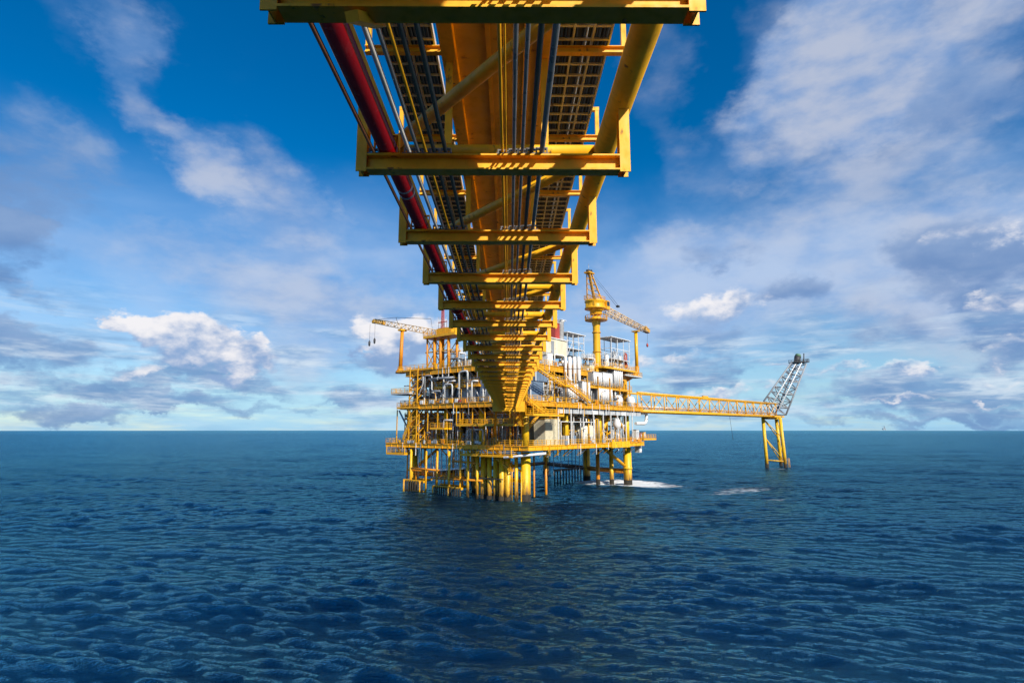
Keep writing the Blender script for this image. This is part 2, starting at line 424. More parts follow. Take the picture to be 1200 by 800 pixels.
for z, u0, v0, u1, v1 in ((ZL, -3.2, -3.2, 46, 40), (ZM, -3.0, -3.0, 46, 35.5), (ZR, -2.0, 0.0, 43, 35)):
    for along in ('u', 'v'):
        t = 3.0
        while t < (u1 if along == 'u' else v1)-1:
            P = (lambda o, zz: Vector((t, v0+o, zz))) if along == 'u' else (lambda o, zz: Vector((u0+o, t, zz)))
            k = er.random()
            if k < .4:
                MB().beam(P(.1, z-.8), P(1.9, z-2.3), .16, .2).build('edge_bracket', M[er.choice(('yellow', 'yellow_old', 'lightgrey'))], PL)
            elif k < .75:
                h = er.uniform(.4, .9); w = er.uniform(.4, 1.1)
                b = MB(); q = P(-.14, z+er.uniform(.55, .8)); b.box(q, w if along == 'u' else .22, .22 if along == 'u' else w, h)
                b.build('junction_box', M[er.choice(('lightgrey', 'white', 'orange', 'yellow', 'grey', 'redold', 'galv'))], PL)
            else:
                MB().beam(P(-.1, z-1.2-er.random()*1.6), P(-.1, z+.3), .13, .13).build('edge_pipe', M[er.choice(('white', 'galv', 'yellow'))], PL)
            t += er.uniform(.7, 1.7)
# fascia panels under the main deck on the flare side
for i in range(14):
    u = 9.5 + i*2.75
    MB().box((u, -2.6, ZM-1.55), 2.45, .08, 1.15).build('fascia_panel', M['lightgrey' if i % 5 else 'white'], PL)
# hanging access platforms
def balcony(pts, z, mk='yellow', drop=0, name='access_platform', hang=0):
    pts = [Vector((p[0], p[1], z)) for p in pts]
    b = MB(); us = [p.x for p in pts]; vs = [p.y for p in pts]
    u0, u1, v0, v1 = min(us), max(us), min(vs), max(vs)
    b.box(((u0+u1)/2, (v0+v1)/2, z), u1-u0, v1-v0, .12)
    for a, c in (((u0, v0), (u1, v0)), ((u1, v0), (u1, v1)), ((u1, v1), (u0, v1)), ((u0, v1), (u0, v0))):
        b.beam((*a, z-.05), (*c, z-.05), .18, .34)
    o = b.build(name, M[mk], PL)
    r = MB(); rail(r, [(u0, v0, z+.1), (u1, v0, z+.1), (u1, v1, z+.1), (u0, v1, z+.1), (u0, v0, z+.1)]); r.build('railing', M['yellow'], o)
    if hang:
        for a in ((u0, v0), (u1, v0), (u1, v1), (u0, v1)): MB().beam((*a, z), (*a, z+hang), .16, .16).build('hanger', M['yellow'], o)
    return o
def l_at(px, py, u): q = on_l(px, py, u); return q
def r_at(px, py, v): q = on_r(px, py, v); return q
a = l_at(537, 498, -4); c = l_at(604, 498, -4); balcony([(-4.6, c.y), (-2.6, a.y)], a.z, hang=4.2)
a = l_at(507, 502, -3.6); c = l_at(524, 502, -3.6); balcony([(-4.4, c.y), (-2.2, a.y)], a.z)
a = l_at(466, 462, -2); c = l_at(487, 462, -2); balcony([(-4, c.y), (1, a.y)], a.z, 'lightgrey')
a = l_at(465, 482, -3.4); c = l_at(490, 482, -3.4); balcony([(-3.4, c.y), (2, a.y)], ZM-.5, 'yellow_old')
a = l_at(453, 531, -3.6); c = l_at(474, 531, -3.6); balcony([(-3.6, c.y), (0, a.y)], a.z, 'yellow', hang=2.0)
a = l_at(545, 536, -3); c = l_at(605, 536, -3); balcony([(-4.6, c.y), (-1.2, a.y)], 9.1, 'yellow', hang=1.8)
a = l_at(466, 436, -2.4); c = l_at(506, 436, -2.4); balcony([(-2.4, c.y), (4, a.y)], 28.5, 'yellow_old')
a = r_at(620, 487, -4); c = r_at(656, 487, -4); balcony([(a.x, -5), (c.x, -3.2)], a.z+.2, hang=2.5)
a = r_at(742, 515, 0); c = r_at(757, 515, 0); balcony([(a.x, -3), (c.x, 3)], ZL+.8, 'yellow')
a = r_at(700, 437, 0); c = r_at(738, 437, 0); balcony([(a.x, -2), (c.x, 5)], 29.6, 'yellow')
a = r_at(728, 448, 0); c = r_at(748, 446, 0); balcony([(a.x, -1.2), (c.x, 1.2)], 28.6, 'lightgrey')
# stairs
def stair(p0, p1, w=1.0, mk='yellow'):
    p0 = Vector(p0); p1 = Vector(p1); s = MB(); d = p1-p0
    side = Vector((d.y, -d.x, 0)).normalized()*w/2
    for sg in (-1, 1):
        s.beam(p0+side*sg, p1+side*sg, .10, .34)
        for zz in (.55, 1.05): s.beam(p0+side*sg+Vector((0, 0, zz)), p1+side*sg+Vector((0, 0, zz)), .09, .09)
        for i in range(7): q = p0.lerp(p1, i/6)+side*sg; s.beam(q, q+Vector((0, 0, 1.05)), .08, .08)
    n = max(4, int(abs(d.z)/.25))
    for i in range(n+1): q = p0.lerp(p1, i/n); s.box(q, .3, .9, .05, math.atan2(d.y, d.x))
    s.build('stair', M[mk], PL)
stair(r_at(627, 430, -3.8), r_at(660, 452, -3.8)); stair(r_at(666, 452, -3.8), r_at(690, 470, -3.8))
a = r_at(659, 452, -3.8); c = r_at(668, 452, -3.8); balcony([(a.x, -4.6), (c.x, -2.6)], a.z, 'yellow')
stair(r_at(619, 470, -4), r_at(640, 486, -4)); stair(l_at(601, 484, -3.5), l_at(612, 499, -3.5), .8)
stair(l_at(484, 492, -3), l_at(474, 515, -3)); stair(l_at(600, 552, -2), l_at(583, 537, -2), .8)
# stair tower at the boat-landing end
tw = MB(); c0 = l_at(483, 520, -2).y; c1 = l_at(492, 520, -2).y
for v in (c0, c1):
    for u in (-3.2, -.6): tw.beam((u, v, ZL), (u, v, ZR+.5), .22, .22)
zz = ZL; fl = 0
while zz < ZR-2:
    for u in (-3.2, -.6): tw.beam((u, c0, zz), (u, c1, zz+2.1), .12, .2); tw.beam((u, c1, zz), (u, c0, zz), .12, .16)
    for v in (c0, c1): tw.beam((-3.2, v, zz), (-.6, v, zz+2.1), .12, .16)
    tw.box((-1.9, (c0+c1)/2, zz+2.1), 2.6, .8, .1); zz += 2.1
tw.build('stair_tower', M['yellow_old'], PL)
# caissons in a row near the front leg
for i, px in enumerate((566, 573.5, 580.5, 588, 595, 570, 584, 591, 556)):
    q = on_l(px, 585, (-1.6 - .5*(i % 2)) if i < 5 else 3.0); r = .5 if i in (1, 2) else .6
    o = MB().tube((q.x, q.y, -5), (q.x, q.y, 9.2), r, 16).build('caisson', M['leg'], PL)
    MB().tube((q.x, q.y, -5), (q.x, q.y, .9), r+.04, 16).build('fouling_band', M['fouling'], o)
for px, r, top, mk in ((605, .38, 9.5, 'leg'), (611, .14, 6, 'yellow'), (626, .2, 9.5, 'orange'), (640, .28, 9, 'orange')):
    q = on_l(px, 588, -1) if px < 616 else on_r(px, 583, 3)
    MB().tube((q.x, q.y, -5), (q.x, q.y, top), r, 12).build('riser', M[mk], PL)
cl = MB()
for z in (3.2,):
    a = on_l(600, 560, 0); c = on_l(563, 560, 0); cl.beam((-2.9, a.y, 4.4), (-2.9, c.y, 4.4), .18, .22); cl.beam((-1.0, a.y, 4.6), (-1.0, c.y, 4.6), .18, .22)
cl.build('caisson_guide', M['dark'], PL)
# boat landings: top beam, dark vertical fenders
def landing(va, vb, u0, z, n):
    b = MB(); b.beam((u0, va, z), (u0, vb, z), .6, .5); b.beam((u0+2.2, va, z+.3), (u0+2.2, vb, z+.3), .3, .3)
    b.beam((u0, va, z-2.2), (u0, vb, z-2.2), .3, .3)
    o = b.build('boat_landing', M['yellow'], PL)
    for i in range(n):
        v = va + (vb-va)*(i+.5)/n
        f = MB(); f.tube((u0-.35, v, z-3.4), (u0-.35, v, z+.1), .19, 8); f.box((u0+1.1, v, z+.12), 2.2, .12, .2)
        f.build('fender', M['fouling'] if i % 7 else M['yellow_old'], o)
    g = MB()
    for i in range(0, n+1, 4):
        v = va + (vb-va)*i/n; g.tube((u0+.9, v, z-.1), (u0+.9, v, ZL-1.0 if i % 8 == 0 else z+2.6), .17, 8)
    g.beam((u0+.9, va, z+2.3), (u0+.9, vb, z+2.3), .35, .45); g.build('landing_frame', M['orange'], o)
a = on_l(478, 565, -2).y; c = on_l(502, 565, -2).y; landing(a, c, -3.2, 2.7, 9)
a = on_l(512, 568, -2).y; c = on_l(546, 572, -2).y; landing(a, c, -3.2, 1.9, 13)
for px, y0, y1, mk in ((481, 524, 566, 'leg'), (499, 526, 566, 'yellow'), (512, 526, 570, 'yellow'), (526, 526, 571, 'leg'), (539, 526, 573, 'yellow'), (548, 526, 574, 'leg'), (559, 526, 580, 'leg')):
    a = on_l(px, y1, -3.0); t = on_l(px, y0, -3.0)
    MB().tube((-3.0, a.y, a.z-3), (-3.0, a.y, t.z-.4), .3 if mk == 'leg' else .2, 10).build('pile', M[mk], PL)
for y0, y1, x0, x1 in ((548, 551, 480, 515), (560, 563, 505, 565), (540, 543, 530, 562)):
    MB().tube(on_l(x0, y0, -3.0), on_l(x1, y1, -3.0), .22, 10).build('pile_brace', M['orange'], PL)
fd = MB()
for i in range(11):
    q = on_r(650+i*3.4, 556, 16); fd.tube((q.x, 16, -.5), (q.x, 16, 3.6), .2, 6)
fd.beam((on_r(650, 552, 16).x, 16, 3.7), (on_r(684, 552, 16).x, 16, 3.7), .5, .5)
fd.build('conductor_guard', M['dark'], PL)

# ------------------------------------------------------------------ equipment: each one a thing of its own
USED = {}
ORD = ['first', 'second', 'third', 'fourth', 'fifth', 'sixth', 'seventh', 'eighth', 'ninth', 'tenth', 'eleventh', 'twelfth']
DN = {0: 'hanging below the lowest deck', 1: 'lowest deck', 2: 'middle deck', 3: 'roof deck'}
SN = {'L': 'landing side', 'R': 'flare side'}
def where(side, dk, s):
    bay = ORD[min(11, max(0, int((s+3)//5)))]
    d = {0: 'under lowest deck', 1: 'lowest deck', 2: 'middle deck', 3: 'roof deck'}[dk]
    return f'in {bay} bay from the bridge, {d}, {SN[side]}'
def uniq(parts, side, dk, s, group):
    for pre in parts:
        l = f'{pre} {where(side, dk, s)}'
        if l not in USED: USED[l] = group; return l
    l = f'{parts[0]} {where(side, dk, s)}'
    return l
def pt(side, s, o, z):   # s along the face, o inward from it
    return plat(s, o, z) if side == 'R' else plat(o, s, z)
ROT = {'R': ANG, 'L': ANG + math.pi/2}
def thing(name, mb, mk, side, s, o, z, label, cat, group=None):
    ob = mb.build(name, M[mk], None, pt(side, s, o, z)); ob.rotation_euler = (0, 0, ANG if side == 'R' else ANG-math.pi/2)
    # local axes afterwards: x along the face; y inward on the flare side, outward-mirrored on the landing side
    tag(ob, label, cat, group); return ob
# on the landing side local x runs towards the bridge; y stays inward
def v_vessel(side, dk, s, o, z, h, r, mk, words_):
    b = MB(); b.lathe((0, 0, .5), [(.01, 0), (r*.7, .05), (r, .3), (r, h-.9), (r*.86, h-.65), (r*.45, h-.5), (.02, h-.46)], 16)
    g = 'vertical vessels on the platform'
    t = thing('vertical_vessel', b, mk, side, s, o, z, uniq([f'{w} upright vessel' for w in words_], side, dk, s, g), 'vessel', g)
    MB().lathe((0, 0, 0), [(r*.9, 0), (r*.9, .55)], 14).build('skirt', M['grey'], t)
    n = MB(); n.tube((0, 0, h), (0, 0, h+.5), .16, 8); n.tube((0, 0, h+.1), (0, 0, h+.2), .3, 8); n.build('top_nozzle', M['lightgrey'], t)
    for zz in (h*.35, h*.7): MB().tube((0, 0, zz), (0, 0, zz+.12), r+.05, 16).build('band', M['grey'], t)
    return t
def h_vessel(side, dk, s, o, z, l, r, mk, words_):
    b = MB(); b.lathe((-l/2, 0, r+.7), [(.02, 0), (r*.6, .08), (r*.92, .3), (r, .55), (r, l-.55), (r*.92, l-.3), (r*.6, l-.08), (.02, l)], 16, (1, 0, 0))
    g = 'horizontal vessels on the platform'
    t = thing('horizontal_vessel', b, mk, side, s, o, z, uniq([f'{w} lying vessel' for w in words_], side, dk, s, g), 'vessel', g)
    for x in (-l*.3, l*.3): MB().box((x, 0, .4), .3, r*1.5, .8).build('saddle', M['grey'], t)
    for x in (-l*.2, l*.25): MB().tube((x, 0, 2*r+.6), (x, 0, 2*r+1.1), .14, 8).build('nozzle', M['lightgrey'], t)
    return t
def container(side, dk, s, o, z, l, w, h, mk, words_, kind='module'):
    b = MB(); b.box((0, 0, h/2), l-.1, w-.1, h-.1)
    g = 'equipment modules on the platform'
    t = thing('equipment_module', b, mk, side, s, o, z, uniq([f'{x} ribbed equipment module' for x in words_], side, dk, s, g), 'module', g)
    c = MB(); n = int(l/.42)
    for i in range(n):
        x = -l/2 + (i+.5)*l/n; c.box((x, -w/2, h/2), l/n*.5, .10, h-.3)
    c.build('ribbed_panel', M[mk], t)
    f = MB()
    for x in (-l/2, l/2):
        for y in (-w/2, w/2): f.box((x, y, h/2), .18, .18, h)
    for zz in (.09, h-.09):
        for y in (-w/2, w/2): f.box((0, y, zz), l, .17, .18)
    f.build('corner_frame', M['grey' if mk != 'grey' else 'lightgrey'], t)
    return t
def cabinet(side, dk, s, o, z, l, w, h, mk, words_):
    b = MB(); b.box((0, 0, h/2+.15), l, w, h)
    g = 'cabinets on the platform'
    t = thing('control_cabinet', b, mk, side, s, o, z, uniq([f'{x} boxy cabinet' for x in words_], side, dk, s, g), 'cabinet', g)
    MB().box((0, 0, .08), l+.15, w+.15, .16).build('plinth', M['dark'], t)
    for sg in (-.25, .25): MB().box((sg*l, -w/2-.02, h/2+.15), l*.44, .05, h*.86).build('door', M[mk], t)
    MB().box((0, 0, h+.2), l+.2, w+.2, .08).build('roof', M['lightgrey'], t)
    return t
def skid(side, dk, s, o, z, l, mk, words_):
    b = MB(); b.box((0, 0, .15), l, 1.4, .3)
    g = 'pump skids on the platform'
    t = thing('pump_skid', b, 'grey', side, s, o, z, uniq([f'{x} pump skid' for x in words_], side, dk, s, g), 'pump', g)
    m_ = MB(); m_.lathe((-l*.42, 0, .85), [(.3, 0), (.42, .05), (.42, l*.35), (.3, l*.38)], 12, (1, 0, 0)); m_.build('motor', M[mk], t)
    pm = MB(); pm.lathe((l*.1, 0, .8), [(.25, 0), (.5, .08), (.5, .45), (.25, .5)], 14, (1, 0, 0)); pm.tube((l*.2, 0, .9), (l*.2, 0, 1.9), .16, 8); pm.build('pump_casing', M['lightgrey'], t)
    MB().tube((-l*.04, 0, .85), (l*.12, 0, .85), .1, 8).build('shaft_guard', M['yellow'], t)
    for dx in (-l*.3, l*.3):
        fr = MB(); fr.beam((dx, .6, .3), (dx, .6, 1.7), .08, .08); fr.build('stand', M['yellow'], t)
    return t
def wframe(side, dk, s, o, z, l, w, h, mk, words_):
    b = MB(); xs = (-l/2, l/2); ys = (-w/2, w/2); k = .14
    for x in xs:
        for y in ys: b.beam((x, y, 0), (x, y, h), k, k)
    n = max(1, int(h/2.6))
    for i in range(1, n+1):
        zz = h*i/n
        for y in ys: b.beam((-l/2, y, zz), (l/2, y, zz), k, k)
        for x in xs: b.beam((x, -w/2, zz), (x, w/2, zz), k, k)
        b.box((0, 0, zz), l*.96, w*.9, .05)
        b.beam((-l/2, -w/2, zz-h/n), (l/2, -w/2, zz), k*.7, k*.7)
    g = 'open steel frames on the platform'
    t = thing('steel_frame', b, mk, side, s, o, z, uniq([f'{x} open steel frame' for x in words_], side, dk, s, g), 'frame', g)
    r = MB(); rail(r, [(-l/2, -w/2, h), (l/2, -w/2, h), (l/2, w/2, h), (-l/2, w/2, h), (-l/2, -w/2, h)], 1.1, 1.2, .04); r.build('railing', M[mk], t)
    return t
def pipe(side, dk, s, o, z, pts, r, mk, words_, name='process_pipe'):
    b = MB().path(pts, r, 8)
    g = 'process pipes on the platform'
    t = thing(name, b, mk, side, s, o, z, uniq(words_, side, dk, s, g), 'pipe', g)
    if r > .11:
        f = MB(); a, c = Vector(pts[0]), Vector(pts[1]); d = (c-a).normalized(); q = a.lerp(c, .4)
        f.tube(q-d*.06, q+d*.06, r*1.7, 10); f.build('flange', M['grey' if mk != 'grey' else 'lightgrey'], t)
    return t
def lamp(side, dk, s, o, z, h):
    b = MB(); b.tube((0, 0, 0), (0, 0, h), .06, 6); b.tube((0, 0, h), (0, -.7, h+.2), .05, 6)
    g = 'floodlights on the platform'
    t = thing('floodlight', b, 'yellow', side, s, o, z, uniq(['slim pole floodlight', 'small pole floodlight'], side, dk, s, g), 'floodlight', g)
    MB().box((0, -.9, h+.2), .45, .5, .22).build('lamp_head', M['lightgrey'], t)
def stack(side, dk, s, o, z, h, r, mk, words_):
    b = MB(); b.lathe((0, 0, 0), [(r*1.15, 0), (r*1.15, .4), (r, .5), (r, h)], 14)
    g = 'exhaust stacks on the platform'
    t = thing('exhaust_stack', b, mk, side, s, o, z, uniq([f'{x} vertical duct' for x in words_], side, dk, s, g), 'duct', g)
    MB().tube((0, 0, h-.02), (0, 0, h+.25), r+.08, 14).build('rim', M['grey'], t)
    MB().tube((0, 0, h*.5), (0, 0, h*.5+.2), r+.06, 14).build('collar', M['grey'], t)

rnd = random.Random(11)
CW = {'white': 'white', 'lightgrey': 'pale grey', 'grey': 'dark grey', 'galv': 'bare steel', 'red': 'red', 'redold': 'faded red', 'yellow': 'yellow', 'bluegrey': 'blue grey', 'cream': 'cream', 'brown': 'rusty brown', 'orange': 'orange', 'dark': 'blackish', 'yellow_old': 'weathered yellow', 'leg': 'yellow'}
def sizes(a): return a
def fill(side, dk, z, zt, s0, s1, cols, modcols):
    H = zt - z
    s = s0 + .8
    while s < s1-1:                       # deep row: big blocks that close the view through the deck
        l = rnd.uniform(3.4, 5.4); mk = rnd.choice(modcols); h = H*rnd.uniform(.72, .97)
        c = CW[mk]
        container(side, dk, s+l/2, rnd.uniform(7.0, 8.0), z, l, 3.2, h, mk, [f'{c}', f'tall {c}', f'deep-set {c}', f'second {c}'])
        s += l + rnd.uniform(.2, .9)
    s = s0
    while s < s1-1:                       # middle row
        k = rnd.random(); mk = rnd.choice(cols); c = CW[mk]; o = rnd.uniform(3.8, 5.8)
        if k < .36:
            r = rnd.uniform(.6, 1.15); h = H*rnd.uniform(.55, .9); v_vessel(side, dk, s+r, o, z, h, r, mk, [f'{c}', f'tall {c}', f'slim {c}', f'stout {c}', f'another {c}']); s += 2*r+.3
        elif k < .55:
            l = rnd.uniform(3, 5); h_vessel(side, dk, s+l/2, o, z + rnd.choice((0, 0, 2.6)), l, rnd.uniform(.7, 1.1), mk, [f'{c}', f'long {c}', f'raised {c}', f'fat {c}']); s += l+.3
        elif k < .75:
            l = rnd.uniform(1.6, 3); cabinet(side, dk, s+l/2, o, z, l, 1.6, rnd.uniform(1.8, 3.2), mk, [f'{c}', f'wide {c}', f'squat {c}', f'upright {c}']); s += l+.4
        elif k < .88:
            l = rnd.uniform(2.2, 4); wframe(side, dk, s+l/2, o, z, l, 2.2, H*rnd.uniform(.5, .85), mk, [f'{c}', f'tall {c}', f'braced {c}']); s += l+.3
        else:
            r = rnd.uniform(.3, .55); stack(side, dk, s+r, o, z, H*.95, r, mk, [f'{c}', f'round {c}', f'slender {c}', f'thick {c}']); s += 2*r+.4
    s = s0
    while s < s1-1:                       # front row: skids, small pots, cabinets
        k = rnd.random(); mk = rnd.choice(cols); c = CW[mk]; o = rnd.uniform(.8, 2.2)
        if k < .4: l = rnd.uniform(2, 3.2); skid(side, dk, s+l/2, o, z, l, mk, [f'{c} motor', f'small {c} motor', f'long {c} motor', f'low {c} motor']); s += l+.6
        elif k < .6: l = rnd.uniform(1, 1.8); cabinet(side, dk, s+l/2, o, z, l, .9, rnd.uniform(1.3, 2.1), mk, [f'small {c}', f'low {c}', f'slim {c}', f'compact {c}']); s += l+.8
        elif k < .8: r = rnd.uniform(.4, .75); v_vessel(side, dk, s+r, o, z, rnd.uniform(1.9, 3.4), r, mk, [f'small {c}', f'short {c}', f'little {c}', f'dumpy {c}']); s += 2*r+.7
        else: s += rnd.uniform(.8, 2)
    n = int((s1-s0)/.62)                 # pipework
    for i in range(n):
        s = s0 + (i+rnd.random())*(s1-s0)/n; o = rnd.uniform(.3, 4.2); k = rnd.random()
        mk = rnd.choice(cols+['white', 'lightgrey', 'galv']); c = CW[mk]; r = rnd.choice((.1, .13, .17, .22, .30)); th = {.1: 'thin', .13: 'slim', .17: 'medium', .22: 'thick', .30: 'very thick'}[r]
        l = min(rnd.uniform(2.2, 7), max(1.5, s1-s)); zz = rnd.uniform(.5, H-.9)
        if side == 'L': l = -l
        if k < .34:
            pts = [(0, 0, .1), (0, 0, zz), (l, 0, zz), (l, 0, min(H-.4, zz+rnd.uniform(.6, 2.5)))]; kd = 'stepped pipe'
        elif k < .58:
            pts = [(0, 0, 0), (0, 0, H-.3)]; kd = 'upright pipe'
        elif k < .8:
            pts = [(0, 0, H-.8-rnd.random()*1.2), (l*1.5, 0, 0)]; pts[1] = (l*1.5, 0, pts[0][2]); kd = 'level pipe'
        else:
            pts = [(0, 0, zz), (0, 1.5, zz), (l*.5, 1.5, zz), (l*.5, 0, zz), (l*.5, 0, .1)]; kd = 'looped pipe'
        pipe(side, dk, s, o, z, pts, r, mk, [f'{th} {c} {kd}'] + [f'{a} {c} {kd}' for a in ('long', 'short', 'inner', 'outer', 'dull', 'bright', 'narrow', 'plain', 'clean', 'stained')])
    for i in range(int((s1-s0)/9)):
        lamp(side, dk, s0+4+i*9+rnd.uniform(-1, 1), -2.3, z, rnd.uniform(2.4, 3.4))
def manifold(side, dk, s, o, z, l, h, mk, words_):
    g = 'valve manifolds on the platform'
    b = MB()
    for zz in (h*.25, h*.55, h*.85): b.tube((-l/2, 0, zz), (l/2, 0, zz), .16, 8)
    t = thing('valve_manifold', b, mk, side, s, o, z, uniq([f'{w} valve manifold' for w in words_], side, dk, s, g), 'manifold', g)
    n = int(l/.55)
    for i in range(n):
        x = -l/2+(i+.5)*l/n; r = MB(); r.path([(x, -.5, .05), (x, -.5, h*(.45+.5*rnd.random())), (x, 0, h*.85+.1)], .09, 6); r.build('riser', M[rnd.choice((mk, 'galv', 'white'))], t)
        if i % 2 == 0:
            zz = h*(.25+.4*rnd.random()); v = MB(); v.lathe((x, -.5, zz), [(.1, 0), (.22, .08), (.22, .26), (.1, .34)], 8); v.tube((x, -.5, zz+.17), (x, -.85, zz+.17), .05, 5); v.build('valve', M[rnd.choice(('redold', 'grey', 'yellow', 'bluegrey'))], t)
    for x in (-l/2+.1, l/2-.1): MB().box((x, .15, h/2), .16, .16, h).build('stand', M['yellow'], t)
    return t
def pipe_rack(side, dk, s, o, z, l, mk, words_):
    g = 'pipe racks under the decks'
    b = MB()
    for x in (-l/2+.2, 0, l/2-.2):
        b.beam((x, -.9, 0), (x, .9, 0), .14, .2); b.beam((x, -.9, -.8), (x, .9, -.8), .14, .2)
        for y in (-.9, .9): b.beam((x, y, -.9), (x, y, .9), .12, .12)
    b.beam((-l/2, .9, .55), (l/2, .9, .55), .12, .14); b.beam((-l/2, -.9, .55), (l/2, -.9, .55), .12, .14)
    t = thing('pipe_rack', b, 'yellow_old', side, s, o, z, uniq([f'{w} pipe rack' for w in words_], side, dk, s, g), 'pipe rack', g)
    for zz in (.1, -.7):
        y = -.8
        while y < .8:
            r = rnd.choice((.07, .09, .13, .17)); y += r; MB().tube((-l/2-rnd.random()*.8, y, zz+r), (l/2+rnd.random()*.8, y, zz+r), r, 7).build('pipe', M[rnd.choice((mk, mk, 'galv', 'lightgrey', 'redold', 'white'))], t); y += r+.06
    return t
def dense(side, dk, z, zt, s0, s1, cols):
    s = s0
    while s < s1-2:
        l = rnd.uniform(2.6, 4.6); mk = rnd.choice(cols); c = CW[mk]
        manifold(side, dk, s+l/2, rnd.uniform(.9, 2.8), z, l, rnd.uniform(2.2, 4.4), mk, [c, f'low {c}', f'tall {c}', f'wide {c}', f'dense {c}']); s += l+rnd.uniform(.6, 2.2)
    s = s0
    while s < s1-3:
        l = rnd.uniform(4, 7); mk = rnd.choice(cols); c = CW[mk]
        pipe_rack(side, dk, s+l/2, rnd.uniform(.6, 1.6), zt-1.3-rnd.random()*.5, l, mk, [c, f'long {c}', f'short {c}', f'crowded {c}']); s += l+rnd.uniform(.2, 1.0)
def posts(side, s0, s1, step, z, zt, o, mk):
    s = s0
    while s < s1:
        p0 = (s, o, z) if side == 'R' else (o, s, z); p1 = (p0[0], p0[1], zt); MB().beam(p0, p1, .2, .2).build('deck_post', M[mk], PL); s += step*rnd.uniform(.8, 1.2)
posts('L', 2, 35, 6.5, ZM, ZR-1.1, -1.6, 'white'); posts('L', 2, 40, 3.6, ZL, ZM-.9, -2.6, 'yellow_old'); posts('R', 8, 44, 4.2, ZL, ZM-.9, -2.6, 'white'); posts('R', 8, 44, 5.0, ZM, ZR-1.1, -1.7, 'yellow_old')
# mezzanine floors between the middle deck and the roof
for (u0, u1, v0, v1, z) in ((22, 44, -1.5, 3.0, 24.4), (-1.4, 2.5, 12, 26, 24.0)):
    mz = MB(); mz.box(((u0+u1)/2, (v0+v1)/2, z), u1-u0, v1-v0, .14)
    for a, c in (((u0, v0), (u1, v0)), ((u0, v0), (u0, v1))): mz.beam((*a, z-.1), (*c, z-.1), .2, .36)
    o = mz.build('mezzanine', M['yellow_old'], PL); r = MB(); rail(r, [(u1, v0, z+.1), (u0, v0, z+.1), (u0, v1, z+.1)]); r.build('railing', M['yellow'], o)
CL = ['white', 'white', 'lightgrey', 'grey', 'galv', 'cream', 'redold', 'bluegrey']
fill('L', 1, ZL, ZM-1, 3, 33, ['white', 'lightgrey', 'grey', 'brown', 'galv', 'redold', 'yellow', 'bluegrey'], ['brown', 'grey', 'grey', 'lightgrey', 'brown'])
fill('R', 1, ZL, ZM-1, 13, 42, ['white', 'lightgrey', 'cream', 'yellow', 'grey', 'galv'], ['grey', 'grey', 'lightgrey', 'dark'])
fill('L', 2, ZM, ZR-1.1, 3, 35, ['white', 'white', 'lightgrey', 'grey', 'galv', 'bluegrey', 'lightgrey'], ['grey', 'bluegrey', 'dark', 'grey'])
fill('R', 2, ZM, ZR-1.1, 4, 43, ['white', 'white', 'lightgrey', 'white', 'galv', 'yellow', 'cream'], ['lightgrey', 'white', 'bluegrey', 'lightgrey'])
dense('L', 1, ZL, ZM-1, 3, 38, ['galv', 'lightgrey', 'redold', 'brown', 'white', 'yellow'])
dense('R', 1, ZL, ZM-1, 10, 43, ['white', 'lightgrey', 'grey', 'yellow', 'redold'])
dense('L', 2, ZM, ZR-1.1, 3, 34, ['white', 'galv', 'lightgrey', 'white'])
dense('L', 2, ZM, ZR-1.1, 5, 34, ['grey', 'galv', 'lightgrey', 'bluegrey'])
dense('L', 1, ZL, ZM-1, 4, 38, ['white', 'grey', 'lightgrey', 'bluegrey'])
dense('R', 2, ZM, ZR-1.1, 5, 43, ['white', 'lightgrey', 'galv', 'yellow', 'white'])
def faces(side, dk, z, zt, s0, s1, cols):
    s = s0
    while s < s1-1:
        l = rnd.uniform(1.4, 2.8); mk = rnd.choice(cols); c = CW[mk]
        wframe(side, dk, s+l/2, rnd.uniform(.2, 1.2), z, l, 1.0, rnd.uniform(2.6, (zt-z)*.85), mk, [f'narrow {c}', f'front {c}', f'slim {c}', f'small {c}', f'shallow {c}']); s += l+rnd.uniform(1.2, 3.6)
    for i in range(int((s1-s0)/1.3)):
        s = rnd.uniform(s0, s1); mk = rnd.choice(cols+['white', 'galv']); c = CW[mk]; h = (zt-z)*rnd.uniform(.6, 1.0)
        pts = [(0, 0, 0), (0, 0, h)] if rnd.random() < .55 else [(0, 0, 0), (0, 0, h*.8), (rnd.choice((-1, 1))*rnd.uniform(.8, 2.4), 0, h*.8+rnd.choice((0, 0, .8)))]
        pipe(side, dk, s, rnd.uniform(-1.4, .1), z, pts, rnd.choice((.09, .12, .16)), mk, [f'{a} {c} face riser' for a in ('thin', 'straight', 'bent', 'tall', 'short', 'plain', 'dull', 'slim', 'clean')], 'riser_pipe')
faces('L', 1, ZL, ZM-1, 3, 40, ['yellow', 'galv', 'lightgrey', 'white', 'orange']); faces('R', 1, ZL, ZM-1, 17, 44, ['yellow', 'white', 'lightgrey'])
faces('L', 2, ZM, ZR-1.1, 3, 35, ['white', 'galv', 'lightgrey', 'grey']); faces('R', 2, ZM, ZR-1.1, 8, 44, ['white', 'yellow', 'lightgrey', 'white'])
